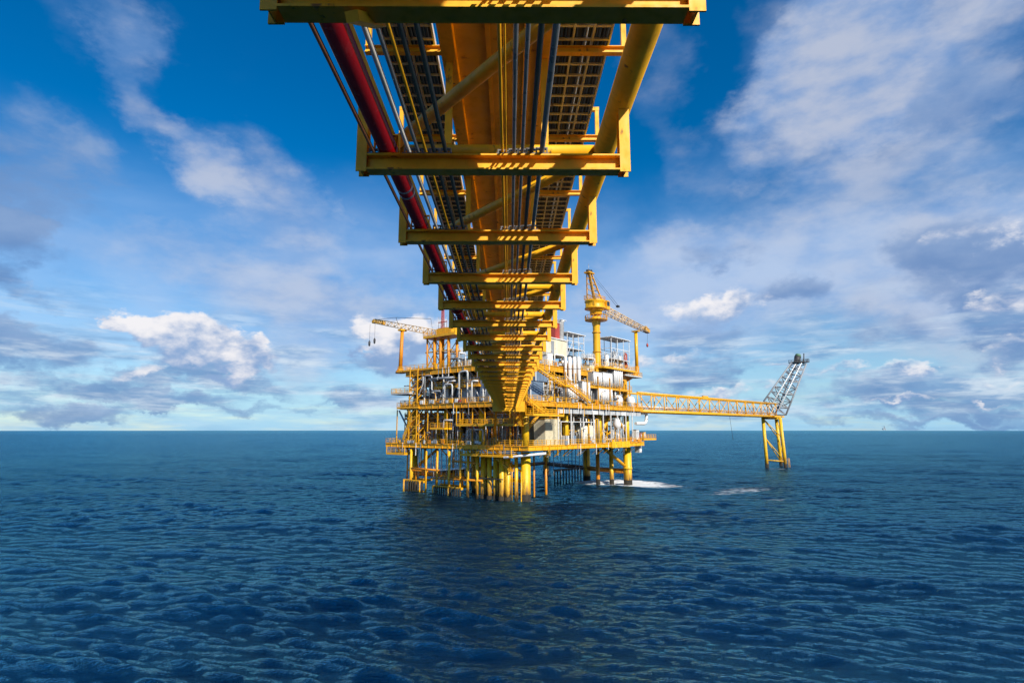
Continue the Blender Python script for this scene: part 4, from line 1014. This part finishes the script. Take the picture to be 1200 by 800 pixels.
for i, (y, r) in enumerate(((.4, .3), (-.5, .16))):
    o = MB().tube((0, 0, 0), (FL+2, 0, 0), r, 10).build('flare_line', M['galv' if i == 0 else 'lightgrey'], None, FB.location+Matrix.Rotation(fa, 3, 'Z') @ Vector((0, y, 1.0+r)))
    o.rotation_euler = (0, 0, fa); tag(o, ['thick bare steel gas line lying along the flare bridge', 'thin pale grey gas line lying along the flare bridge'][i], 'pipe', 'lines on the flare bridge')
jb = MB(); x = FL*.40; jb.box((x, -1.7, FH+.2), 3.4, .5, .9); jb.build('lamp_box', M['yellow'], FB)
o = MB().tube((0, 0, 0), (.6, -.4, -8.2), .05, 5).build('dangling_rope', M['dark'], None, FB.location+Matrix.Rotation(fa, 3, 'Z') @ Vector((FL*.575, -1.6, -.2)))
tag(o, 'thin dark rope dangling from the middle of the flare bridge', 'rope')
# support tower
TW = empty('flare_support_tower', (SEAT.x, SEAT.y, 0))
tag(TW, 'yellow three legged steel tower standing in the sea and carrying the flare bridge', 'tower')
def tp(px, py, Y): p = at_depth(px, py, Y); return Vector((p.x-SEAT.x, p.y-SEAT.y, p.z))
tops = [tp(894, 489, 219), tp(909.5, 489, 224), tp(914, 489, 218)]; bots = [tp(899, 547, 219), tp(916, 549, 226), tp(921, 549, 219)]
for a_, c_ in zip(tops, bots):
    d = (c_-a_).normalized(); e = c_ + d*((c_.z+5)/-d.z)
    l = MB().tube(e, a_, .62, 14).build('leg', M['leg'], TW)
    k0 = c_ + d*((c_.z-1.6)/-d.z); MB().tube(e, k0, .68, 14).build('fouling_band', M['fouling'], l)
pr = ((0, 1), (0, 2), (1, 2))
for i, j in pr:
    for k0, k1 in ((.02, .4), (.4, .86)):
        MB().tube(tops[i].lerp(bots[i], k0), tops[j].lerp(bots[j], k1), .18, 8).build('brace', M['leg'], TW)
    MB().tube(tops[i].lerp(bots[i], .86), tops[j].lerp(bots[j], .86), .26, 8).build('brace', M['leg'], TW)
    MB().tube(tops[i].lerp(bots[i], .02), tops[j].lerp(bots[j], .02), .32, 8).build('brace', M['leg'], TW)
cp = MB(); c = (tops[0]+tops[1]+tops[2])/3; cp.box((c.x, c.y, tops[0].z+.35), 9.5, 5, .6, fa); cp.build('cap_platform', M['yellow'], TW)
ld = MB(); p = tops[2].lerp(bots[2], .8); q = tops[2].lerp(bots[2], 1.0)
for dx in (.9, 1.4): ld.tube(p+Vector((dx, -.6, 0)), q+Vector((dx, -.6, 0)), .07, 5)
for i in range(9): r_ = p.lerp(q, i/8); ld.tube(r_+Vector((.9, -.6, 0)), r_+Vector((1.4, -.6, 0)), .05, 4)
ld.build('ladder', M['yellow'], TW)
# flare boom: leaning triangular lattice, white and grey
b0 = [tp(895, 470, 221)+Vector((0, 0, 0)), tp(908, 486, 226), tp(921, 486, 218)]
t0 = [tp(928, 424, 226), tp(934, 424, 230), tp(945, 426, 224)]
FLB = empty('flare_boom', (SEAT.x, SEAT.y, 0)); tag(FLB, 'leaning white lattice flare boom at the outer end of the flare bridge', 'flare boom')
def tri(mb, k0, k1, rc, rb, nb):
    P = [[b0[j].lerp(t0[j], k0+(k1-k0)*i/nb) for j in range(3)] for i in range(nb+1)]
    for j in range(3): mb.tube(P[0][j], P[nb][j], rc, 8)
    for i in range(nb):
        for j in range(3):
            a_, c_ = (j, (j+1) % 3) if i % 2 else ((j+1) % 3, j)
            mb.tube(P[i][a_], P[i+1][c_], rb, 6); mb.tube(P[i][j], P[i][(j+1) % 3], rb, 6)
    return mb
tri(MB(), 0, 1, .30, .19, 8).build('lattice', M['grey'], FLB)
fp_ = MB()
for k in (.33, .66): fp_.tube(b0[0].lerp(b0[2], k), t0[0].lerp(t0[2], k), .2, 8)
fp_.build('gas_riser', M['white'], FLB)
ft = MB(); c = (t0[0]+t0[1]+t0[2])/3; ft.box((c.x+.2, c.y, c.z), 6.0, 5, .25)
rail(ft, [(c.x-2.7, c.y-2.4, c.z), (c.x+3.1, c.y-2.4, c.z), (c.x+3.1, c.y+2.4, c.z), (c.x-2.7, c.y+2.4, c.z)], 1.2, 1.2, .06); ft.build('tip_platform', M['dark'], FLB)
tb = MB(); e0, e1 = tp(933, 426, 226), tp(935.5, 415, 226); tb.tube(e0, e0.lerp(e1, .75), 1.0, 12, 1.25); tbo = tb.build('burner', M['dark'], FLB)
MB().tube(e0.lerp(e1, .75), e1, 1.25, 12, .9).build('burner_tip', M['green'], tbo)
MB().tube(tp(942, 428, 226), tp(942, 414, 226), .2, 8).build('pilot_pipe', M['dark'], FLB)
# tiny far platform on the horizon
far = empty('distant_rig', (0, 0, 0)); r = ray(1036, 502); far.location = (r.x/r.y*8000, 8000, 0)
tag(far, 'tiny dark rig far away on the horizon beyond the flare tower', 'rig')
h = MB(); h.box((0, 0, 22), 40, 24, 16); h.build('hull', M['grey'], far)
for dx in (-14, 14): MB().tube((dx, 0, -2), (dx, 0, 16), 3, 8).build('leg', M['grey'], far)
h = MB(); lattice(h, (6, 0, 28), (6, 0, 62), 9, 3, 6, .8, .5); h.build('derrick', M['grey'], far)

# ------------------------------------------------------------------ the sea
def build_sea():
    rng = np.random.default_rng(5)
    G, DA = .0036, .13
    r = [14.0]
    while r[-1] < 9000: r.append(r[-1]*(1+G) + .012)
    r = np.array(r); th = np.radians(np.concatenate([np.arange(-180, -50, 4), np.arange(-50, 50, DA), np.arange(50, 181, 4)]))
    RR, TT = np.meshgrid(r, th, indexing='ij')
    X = RR*np.sin(TT); Y = RR*np.cos(TT); Z = np.zeros_like(X); DX = np.zeros_like(X); DY = np.zeros_like(X)
    sp = r*max(G, math.radians(DA))+.012
    # gusts: patches of rougher and calmer water
    gust = np.zeros_like(X)
    for i in range(14):
        l = rng.uniform(14, 90); a = rng.uniform(0, 6.28); gust += np.cos(2*math.pi/l*(X*math.sin(a)*.6+Y*math.cos(a))+rng.uniform(0, 6.28))
    gust = np.clip(1+.10*gust, .72, 1.35)
    lam = np.concatenate([np.exp(rng.uniform(math.log(.34), math.log(8), 170)), rng.uniform(9, 20, 14), rng.uniform(26, 48, 5)]); lam = np.where(lam < 8, lam*.82, lam); lam.sort()
    for l in lam:
        a = math.radians(rng.normal(*((196, 12) if rng.random() < .82 else ((226, 10) if rng.random() < .5 else (158, 10))))); k = 2*math.pi/l
        kx, ky = k*math.sin(a), k*math.cos(a)
        st = .015 if l < .8 else .026 if l < 2.2 else (.028 if l < 4 else (.019 if l < 9 else (.015 if l < 22 else .022)))
        amp = st*l/(2*math.pi)
        fade = np.clip((l/sp-2.1)/2.2, 0, 1); n = int((fade > 0).sum())
        ph = kx*X[:n]+ky*Y[:n]+rng.uniform(0, 6.28); A = (amp*fade[:n])[:, None]*(gust[:n] if l < 9 else 1)
        c, s_ = np.cos(ph), np.sin(ph)
        Z[:n] += A*c; DX[:n] -= A*kx/k*s_*.8; DY[:n] -= A*ky/k*s_*.8
    # swell groups: patches of rougher and calmer water
    X2 = X+DX; Y2 = Y+DY
    nr, nt_ = X.shape
    co = np.stack([X2, Y2, Z], -1).reshape(-1, 3).astype(np.float32)
    i = np.arange(nr-1)[:, None]; j = np.arange(nt_-1)[None, :]
    q = np.stack([i*nt_+j, (i+1)*nt_+j, (i+1)*nt_+j+1, i*nt_+j+1], -1).reshape(-1, 4)
    # centre cap under the viewpoint
    me = bpy.data.meshes.new('sea'); nv = len(co)
    co = np.vstack([co, [[0, 0, 0]]]); tri_ = np.stack([np.full(nt_-1, nv), np.arange(nt_-1), np.arange(1, nt_)], -1)
    me.vertices.add(len(co)); me.vertices.foreach_set('co', co.ravel())
    loops = np.concatenate([q.ravel(), tri_.ravel()]).astype(np.int32)
    starts = np.concatenate([np.arange(len(q))*4, len(q)*4+np.arange(len(tri_))*3]).astype(np.int32)
    me.loops.add(len(loops)); me.loops.foreach_set('vertex_index', loops)
    me.polygons.add(len(starts)); me.polygons.foreach_set('loop_start', starts)
    me.update(calc_edges=True)
    if me.polygons[len(me.polygons)//2].normal.z < 0: me.flip_normals()
    me.polygons.foreach_set('use_smooth', np.ones(len(starts), bool)); me.validate()
    bpy.data.meshes['sea']
    o = bpy.data.objects.new('sea', me); COL.objects.link(o); tag(o, kind='structure'); return o
sea = build_sea()
m, nt, b = mat_base('sea_water'); L = nt.links.new
geo = N(nt, 'ShaderNodeNewGeometry')
def noise(sc, det, stretch=(1, 1, 1), rough=.55, rz=0):
    mp = N(nt, 'ShaderNodeMapping'); mp.inputs['Scale'].default_value = stretch; mp.inputs['Rotation'].default_value = (0, 0, rz); L(geo.outputs['Position'], mp.inputs['Vector'])
    n = N(nt, 'ShaderNodeTexNoise'); n.inputs['Scale'].default_value = sc; n.inputs['Detail'].default_value = det; n.inputs['Roughness'].default_value = rough
    L(mp.outputs[0], n.inputs['Vector']); return n.outputs['Fac']
n1 = noise(.7, 5, (.40, 1.5, 1), .55, R_(14)); n2 = noise(3.0, 4, (.55, 1.4, 1), .65, R_(-10))
def ridged(x):                      # sharp crests over rounded troughs
    def f(op, a_, b_=None):
        n = N(nt, 'ShaderNodeMath', operation=op)
        for i, q in enumerate((a_, b_)):
            if q is None: continue
            if isinstance(q, (int, float)): n.inputs[i].default_value = q
            else: L(q, n.inputs[i])
        return n.outputs[0]
    a_ = f('ABSOLUTE', f('SUBTRACT', f('MULTIPLY', x, 2.0), 1.0))
    return f('SUBTRACT', 1.0, f('POWER', f('ADD', a_, .015), .85))
n1 = ridged(n1); n2 = ridged(n2)
b1 = N(nt, 'ShaderNodeBump'); b1.inputs['Strength'].default_value = 1; b1.inputs['Distance'].default_value = .36; L(n1, b1.inputs['Height'])
b2 = N(nt, 'ShaderNodeBump'); b2.inputs['Strength'].default_value = 1; b2.inputs['Distance'].default_value = .095; L(n2, b2.inputs['Height']); L(b1.outputs[0], b2.inputs['Normal'])
n3 = noise(9.5, 3, (.8, 1.2, 1), .6, R_(-8)); b3 = N(nt, 'ShaderNodeBump'); b3.inputs['Strength'].default_value = 1; b3.inputs['Distance'].default_value = .03; L(n3, b3.inputs['Height']); L(b2.outputs[0], b3.inputs['Normal'])
L(b3.outputs[0], b.inputs['Normal'])
big = noise(.012, 3, (1, 1, 1))
cm = N(nt, 'ShaderNodeMapRange', i_1=.35, i_2=.65, i_3=0, i_4=1); L(big, cm.inputs[0])
mx = N(nt, 'ShaderNodeMix', data_type='RGBA'); mx.inputs[6].default_value = (.0001, .0045, .018, 1); mx.inputs[7].default_value = (.0002, .011, .038, 1); L(cm.outputs[0], mx.inputs[0])
# foam where the swell breaks on the far legs, and thin streaks beyond
sx = N(nt, 'ShaderNodeSeparateXYZ'); L(geo.outputs['Position'], sx.inputs[0])
def mth(op, a_, b_=None, c_=None):
    n = N(nt, 'ShaderNodeMath', operation=op)
    for i, q in enumerate((a_, b_, c_)):
        if q is None: continue
        if isinstance(q, (int, float)): n.inputs[i].default_value = q
        else: L(q, n.inputs[i])
    return n.outputs[0]
def patch(cx, cy, rx, ry, ang, w):
    ca, sa = math.cos(ang), math.sin(ang)
    dx = mth('SUBTRACT', sx.outputs[0], cx); dy = mth('SUBTRACT', sx.outputs[1], cy)
    u = mth('DIVIDE', mth('ADD', mth('MULTIPLY', dx, ca), mth('MULTIPLY', dy, sa)), rx)
    v = mth('DIVIDE', mth('SUBTRACT', mth('MULTIPLY', dy, ca), mth('MULTIPLY', dx, sa)), ry)
    d = mth('SUBTRACT', 1.0, mth('ADD', mth('MULTIPLY', u, u), mth('MULTIPLY', v, v)))
    return mth('MULTIPLY', mth('MAXIMUM', d, 0.0), w)
def sea_w(px, py): q = on_sea(px, py); return plat(q.x, q.y, 0)
tot = None
for (px, py, rx, ry, ang, w) in ((710, 565, 11, 11, 0, 1.1), (736, 567, 10, 9, 0, 1.1), (760, 569, 10, 6, 0, .75), (694, 566, 6, 6, 0, .9), (855, 576, 15, 5, .5, .40), (905, 584, 13, 4, -.3, .42), (885, 573, 22, 4, .15, .37), (945, 577, 28, 4, 0, .36), (800, 571, 24, 5, 0, .38), (616, 588, 2.6, 2.2, 0, .62), (640, 557, 4, 4, 0, .6), (484, 574, 3, 3, 0, .55), (912, 549, 9, 5, 0, .45), (580, 586, 7, 2, .6, .4)):
    c = sea_w(px, py); t_ = patch(c.x, c.y, rx, ry, ang, w); tot = t_ if tot is None else mth('ADD', tot, t_)
fn = noise(.9, 9, (.5, 1.0, 1), .74)
fm = N(nt, 'ShaderNodeMapRange', i_1=.40, i_2=1.05, i_3=0, i_4=.95); L(mth('ADD', tot, mth('MULTIPLY', mth('SUBTRACT', fn, .5), mth('MULTIPLY', mth('MINIMUM', tot, 1.0), 3.2))), fm.inputs[0])
# sparse small whitecaps
wc = noise(.16, 7, (.6, 1.2, 1), .62)
wm = N(nt, 'ShaderNodeMapRange', i_1=.735, i_2=.78, i_3=0, i_4=.55); L(wc, wm.inputs[0])
fa_ = mth('MINIMUM', mth('ADD', fm.outputs[0], wm.outputs[0]), 1.0)
mf = N(nt, 'ShaderNodeMix', data_type='RGBA'); mf.inputs[7].default_value = (.82, .85, .86, 1); L(mx.outputs[2], mf.inputs[6]); L(fa_, mf.inputs[0])
L(mf.outputs[2], b.inputs['Base Color'])
# waves too small to model far away become surface roughness
ds = N(nt, 'ShaderNodeVectorMath', operation='LENGTH'); L(geo.outputs['Position'], ds.inputs[0])
rd = N(nt, 'ShaderNodeMapRange', i_1=40, i_2=500, i_3=.03, i_4=.26); L(ds.outputs['Value'], rd.inputs[0])
b.inputs['Roughness'].default_value = .6; b.inputs['Specular IOR Level'].default_value = 0
gl = N(nt, 'ShaderNodeBsdfGlossy'); gl.inputs['Color'].default_value = (.40, .90, 1, 1); L(rd.outputs[0], gl.inputs['Roughness']); L(b3.outputs[0], gl.inputs['Normal'])
fr = N(nt, 'ShaderNodeFresnel'); fr.inputs['IOR'].default_value = 2.35; L(b3.outputs[0], fr.inputs['Normal'])
cap = N(nt, 'ShaderNodeMapRange', i_1=80, i_2=1500, i_3=1.0, i_4=.62); L(ds.outputs['Value'], cap.inputs[0])      # far facets hide one another
ms = N(nt, 'ShaderNodeMixShader'); L(mth('MULTIPLY', mth('MINIMUM', fr.outputs[0], cap.outputs[0]), mth('SUBTRACT', 1.0, fa_)), ms.inputs[0]); L(b.outputs[0], ms.inputs[1]); L(gl.outputs[0], ms.inputs[2])
L(ms.outputs[0], nt.nodes['Material Output'].inputs['Surface'])
# light scattered back out of deep water: shadows on it go soft over many metres
b.subsurface_method = 'BURLEY'; b.inputs['Subsurface Weight'].default_value = 1; b.inputs['Subsurface Radius'].default_value = (3, 8, 11); b.inputs['Subsurface Scale'].default_value = 1
L(mth('SUBTRACT', 1.0, fa_), b.inputs['Subsurface Weight'])
sea.data.materials.append(m)

# ------------------------------------------------------------------ sky and sun
SUN_EL, SUN_AZ = R_(34), R_(180-31)          # azimuth clockwise from +Y: behind the viewpoint, to the right
W = bpy.data.worlds.new('World'); S.world = W; W.use_nodes = True
nt = W.node_tree; nt.nodes.clear(); L = nt.links.new
sky = N(nt, 'ShaderNodeTexSky', sky_type='NISHITA'); sky.sun_disc = False; sky.sun_elevation = SUN_EL; sky.sun_rotation = SUN_AZ
sky.altitude = 0; sky.air_density = 1.0; sky.dust_density = .25; sky.ozone_density = 2.6
hs = N(nt, 'ShaderNodeHueSaturation'); hs.inputs['Saturation'].default_value = 1.5; hs.inputs['Hue'].default_value = .503
L(sky.outputs[0], hs.inputs['Color'])
bg = N(nt, 'ShaderNodeBackground'); bg.inputs['Strength'].default_value = .104; L(hs.outputs[0], bg.inputs['Color'])
tc = N(nt, 'ShaderNodeTexCoord'); sp = N(nt, 'ShaderNodeSeparateXYZ'); L(tc.outputs['Generated'], sp.inputs[0])
az = mth('ARCTAN2', sp.outputs[0], sp.outputs[1]); el = mth('ARCSINE', sp.outputs[2])
def dnoise(sc, det, stretch=(1, 1, 1), rough=.6, off=(0, 0, 0), dist=0):
    mp = N(nt, 'ShaderNodeMapping'); mp.inputs['Scale'].default_value = stretch; mp.inputs['Location'].default_value = off; L(tc.outputs['Generated'], mp.inputs['Vector'])
    n = N(nt, 'ShaderNodeTexNoise'); n.inputs['Scale'].default_value = sc; n.inputs['Detail'].default_value = det; n.inputs['Roughness'].default_value = rough; n.inputs['Distortion'].default_value = dist
    L(mp.outputs[0], n.inputs['Vector']); return n.outputs['Fac']
def azel(px, py): r = ray(px, py).normalized(); return math.atan2(r.x, r.y), math.asin(r.z)
wx = dnoise(7, 6, (1, 1, 1.6), .6, (3, 1, 0)); wy = dnoise(7, 6, (1, 1, 1.6), .6, (9, 4, 2))
azw = mth('ADD', az, mth('MULTIPLY', mth('SUBTRACT', wx, .5), .26)); elw = mth('ADD', el, mth('MULTIPLY', mth('SUBTRACT', wy, .5), .15))
def blobs(lst):
    cov = hgt = None
    for (px, py, rx, ry, rot, w) in lst:
        a0, e0 = azel(px, py); ra = rx/F*math.cos(a0)**1.0; re = ry/F*math.cos(a0)
        ca, sa = math.cos(R_(rot)), math.sin(R_(rot))
        da = mth('SUBTRACT', azw, a0); de = mth('SUBTRACT', elw, e0)
        u = mth('DIVIDE', mth('ADD', mth('MULTIPLY', da, ca), mth('MULTIPLY', de, sa)), ra)
        v = mth('DIVIDE', mth('SUBTRACT', mth('MULTIPLY', de, ca), mth('MULTIPLY', da, sa)), re)
        d = mth('MULTIPLY', mth('MAXIMUM', mth('SUBTRACT', 1.0, mth('ADD', mth('MULTIPLY', u, u), mth('MULTIPLY', v, v))), 0.0), w)
        cov = d if cov is None else mth('ADD', cov, d)
        h = mth('MULTIPLY', d, v); hgt = h if hgt is None else mth('ADD', hgt, h)
    return cov, mth('DIVIDE', hgt, mth('ADD', cov, .02))
def mrange(x, a_, b_, c_, d_, smooth=True):
    n = N(nt, 'ShaderNodeMapRange', i_1=a_, i_2=b_, i_3=c_, i_4=d_)
    if smooth: n.interpolation_type = 'SMOOTHSTEP'
    L(x, n.inputs[0]); return n.outputs[0]
def mixc(f, a_, b_):
    n = N(nt, 'ShaderNodeMix', data_type='RGBA')
    for i, q in ((0, f), (6, a_), (7, b_)):
        if isinstance(q, tuple): n.inputs[i].default_value = (*q, 1)
        else: L(q, n.inputs[i])
    return n.outputs[2]
# soft high veils (px, py, rx, ry, rotation, weight)
VEIL = [(160, 70, 55, 120, 32, .40), (120, 20, 90, 50, -20, .3), (310, 230, 120, 70, -28, 1.0), (230, 185, 110, 40, -35, .5), (250, 320, 200, 50, -4, .5),
        (1040, 90, 220, 130, 12, 1.3), (960, 60, 120, 110, 0, .7), (1000, 130, 60, 60, 0, .5), (770, 90, 45, 130, 10, .5), (880, 190, 150, 50, -5, .5),
        (960, 310, 340, 110, 6, 1.25), (400, 400, 220, 90, 0, 1.0), (1130, 330, 160, 110, 0, .8), (760, 340, 150, 70, 10, .8), (330, 300, 260, 40, 4, .5), (420, 350, 160, 50, 0, .5), (1010, 420, 260, 50, 6, .6), (580, 250, 300, 60, 0, .3)]
vc, vh = blobs(VEIL)
vn = dnoise(3.6, 7, (1, 1, 1.8), .52, (1, 5, 3), .3); vn2 = dnoise(11, 7, (.9, 1, 2.0), .55, (7, 2, 1))
vden = mrange(mth('ADD', vc, mth('MULTIPLY', mth('MINIMUM', mth('ADD', vc, .25), 1.0), mth('ADD', mth('MULTIPLY', mth('SUBTRACT', vn, .5), 1.5), mth('MULTIPLY', mth('SUBTRACT', vn2, .5), .5)))), .0, 1.35, 0, .9)
vcol = mixc(mrange(mth('ADD', vn2, mth('MULTIPLY', vc, .10)), .42, .78, 0, 1), (.19, .33, .61), (.47, .52, .65))
# shadowed blue-grey masses
DARK = [(30, 190, 110, 110, -20, .62), (20, 290, 80, 40, -10, .9), (20, 330, 75, 26, -14, .8), (40, 405, 70, 34, -14, 1.1), (100, 450, 55, 20, -8, 1.0), (165, 442, 60, 26, -10, 1.0), (215, 468, 70, 14, 0, .9), (8, 440, 46, 22, 0, .9), (255, 432, 70, 24, -14, .9), (330, 456, 52, 20, -8, .9), (430, 476, 80, 14, 0, .8), (300, 482, 100, 9, 0, .7), (60, 480, 120, 14, 0, .8), (455, 432, 60, 20, 0, .7),
        (1140, 300, 100, 60, 10, 1.1), (1190, 370, 80, 50, 0, 1.0), (1060, 375, 100, 40, 0, .7), (930, 330, 70, 26, 0, .8), (850, 300, 60, 24, 0, .6), (840, 440, 80, 28, 5, 1.1), (1010, 452, 100, 20, 0, .8), (1130, 450, 120, 28, 5, 1.0), (1190, 475, 100, 16, 0, .8), (780, 470, 70, 14, 0, .7), (900, 482, 100, 10, 0, .6), (1060, 487, 120, 9, 0, .6), (1150, 110, 90, 60, 0, .7), (820, 400, 90, 26, 0, .7)]
dc, dh = blobs(DARK)
dn = dnoise(9, 8, (1, 1, 1.9), .54, (4, 7, 2), .2)
dden = mrange(mth('ADD', dc, mth('MULTIPLY', mth('MINIMUM', mth('MULTIPLY', dc, 2.0), 1.0), mth('MULTIPLY', mth('SUBTRACT', dn, .5), 2.2))), .15, 1.05, 0, .85)
dcol = mixc(mrange(mth('ADD', mth('MULTIPLY', dh, .5), mth('MULTIPLY', mth('SUBTRACT', dn, .5), 1.2)), -.4, .7, 0, 1), (.085, .20, .45), (.28, .39, .60))
# sunlit heaped clouds
CUM = [(200, 392, 70, 36, -10, 1.1), (262, 415, 62, 28, -14, .9), (300, 426, 38, 26, 0, 1.1), (165, 372, 45, 24, 0, .8), (455, 402, 55, 38, 0, 1.2), (490, 385, 42, 30, 0, 1.0), (440, 420, 34, 22, 0, .8), (20, 322, 50, 14, -14, .5), (25, 385, 40, 12, -10, .5), (185, 432, 34, 12, 0, .6),
       (825, 368, 75, 30, 5, .8), (870, 350, 50, 26, 0, .6), (1180, 345, 50, 26, 0, .75), (1160, 270, 60, 22, 12, .6), (1185, 392, 40, 18, 0, .8), (1100, 432, 110, 10, 4, .7), (960, 434, 70, 7, 3, .8), (790, 425, 60, 12, 6, .7), (850, 462, 60, 10, 5, .7), (1080, 462, 120, 6, 3, .6), (700, 400, 50, 20, 0, .5)]
cc, chh = blobs(CUM)
cn = dnoise(13, 9, (1, 1, 1.7), .54, (2, 2, 6), .12); cnS = dnoise(13, 9, (1, 1, 1.7), .54, (2.015, 2, 6.05), .12); cn3 = dnoise(34, 6, (1, 1, 1.5), .55, (4, 1, 6))
cden = mrange(mth('ADD', cc, mth('ADD', mth('MULTIPLY', mth('SUBTRACT', cn, .5), mth('MULTIPLY', mth('MINIMUM', mth('MULTIPLY', cc, 2.2), 1.0), 2.4)), mth('MULTIPLY', mth('SUBTRACT', cn3, .5), .25))), .18, 1.0, 0, .97)
lit = mth('ADD', mth('ADD', mth('MULTIPLY', chh, .8), mth('MULTIPLY', mth('SUBTRACT', cn, cnS), 3.2)), mth('MULTIPLY', mth('SUBTRACT', cn3, .5), .4))
ccol = mixc(mrange(lit, -.55, .60, 0, 1), (.24, .37, .61), (.84, .82, .84))
# horizon glow of distant thin cloud
hz = mrange(el, -.02, .21, .95, 0); hzn = dnoise(7, 7, (1, 1, 9), .6, (0, 3, 0))
hden = mth('MULTIPLY', hz, mrange(hzn, .25, .6, .55, 1.0)); hcol = (.31, .60, .84)
def bgc(c):
    n = N(nt, 'ShaderNodeBackground'); n.inputs['Strength'].default_value = .91
    if isinstance(c, tuple): n.inputs['Color'].default_value = (*c, 1)
    else: L(c, n.inputs['Color'])
    return n.outputs[0]
def mixs(f, a_, b_):
    n = N(nt, 'ShaderNodeMixShader'); L(f, n.inputs[0]); L(a_, n.inputs[1]); L(b_, n.inputs[2]); return n.outputs[0]
s1 = mixs(hden, bg.outputs[0], bgc(hcol)); s2 = mixs(vden, s1, bgc(vcol)); ln = dnoise(6, 9, (1, 1, 7.5), .6, (2, 8, 0), .3); ln2 = dnoise(14, 8, (1, 1, 5), .6, (5, 8, 3))
band = mth('MULTIPLY', mrange(el, .0, .05, .35, 1), mrange(el, .10, .24, 1, 0))
lden = mth('MULTIPLY', mrange(ln, .40, .66, 0, .8), band); lcol = mixc(mrange(ln2, .38, .64, 0, 1), (.18, .34, .58), (.62, .72, .82))
mden = mth('MULTIPLY', mth('MULTIPLY', mrange(el, .04, .14, 0, 1), mrange(el, .22, .46, 1, 0)), mrange(vn, .30, .68, .12, .62))
s2 = mixs(mden, s2, bgc((.40, .56, .82)))
s3 = mixs(cden, mixs(lden, mixs(dden, s2, bgc(dcol)), bgc(lcol)), bgc(ccol))
ow = N(nt, 'ShaderNodeOutputWorld'); L(s3, ow.inputs['Surface'])
W.cycles.sampling_method = 'MANUAL'; W.cycles.sample_map_resolution = 512

sl = bpy.data.lights.new('sun', 'SUN'); sl.energy = 5.0; sl.angle = R_(.53); sl.color = (1, .92, .80)
so = bpy.data.objects.new('sun', sl); COL.objects.link(so)
sd_ = Vector((math.sin(SUN_AZ)*math.cos(SUN_EL), math.cos(SUN_AZ)*math.cos(SUN_EL), math.sin(SUN_EL)))
so.rotation_euler = sd_.to_track_quat('Z', 'Y').to_euler(); so.location = (60, -80, 120)

# ------------------------------------------------------------------ camera
cam = bpy.data.cameras.new('camera'); co_ = bpy.data.objects.new('camera', cam); COL.objects.link(co_)
cam.sensor_width = 36; cam.sensor_fit = 'HORIZONTAL'; cam.lens = F/1200*36; cam.clip_start = .1; cam.clip_end = 30000
co_.matrix_world = Matrix((( RT.x, UP.x, -FW.x, EYE.x), (RT.y, UP.y, -FW.y, EYE.y), (RT.z, UP.z, -FW.z, EYE.z), (0, 0, 0, 1)))
S.camera = co_
S.view_settings.view_transform = 'Standard'; S.view_settings.look = 'None'; S.view_settings.exposure = .27; S.view_settings.gamma = 1
S.cycles.max_bounces = 8; S.cycles.glossy_bounces = 3; S.cycles.diffuse_bounces = 4; S.cycles.use_denoising = True
S.cycles.caustics_reflective = False; S.cycles.sample_clamp_indirect = 6; S.cycles.sample_clamp_direct = 4
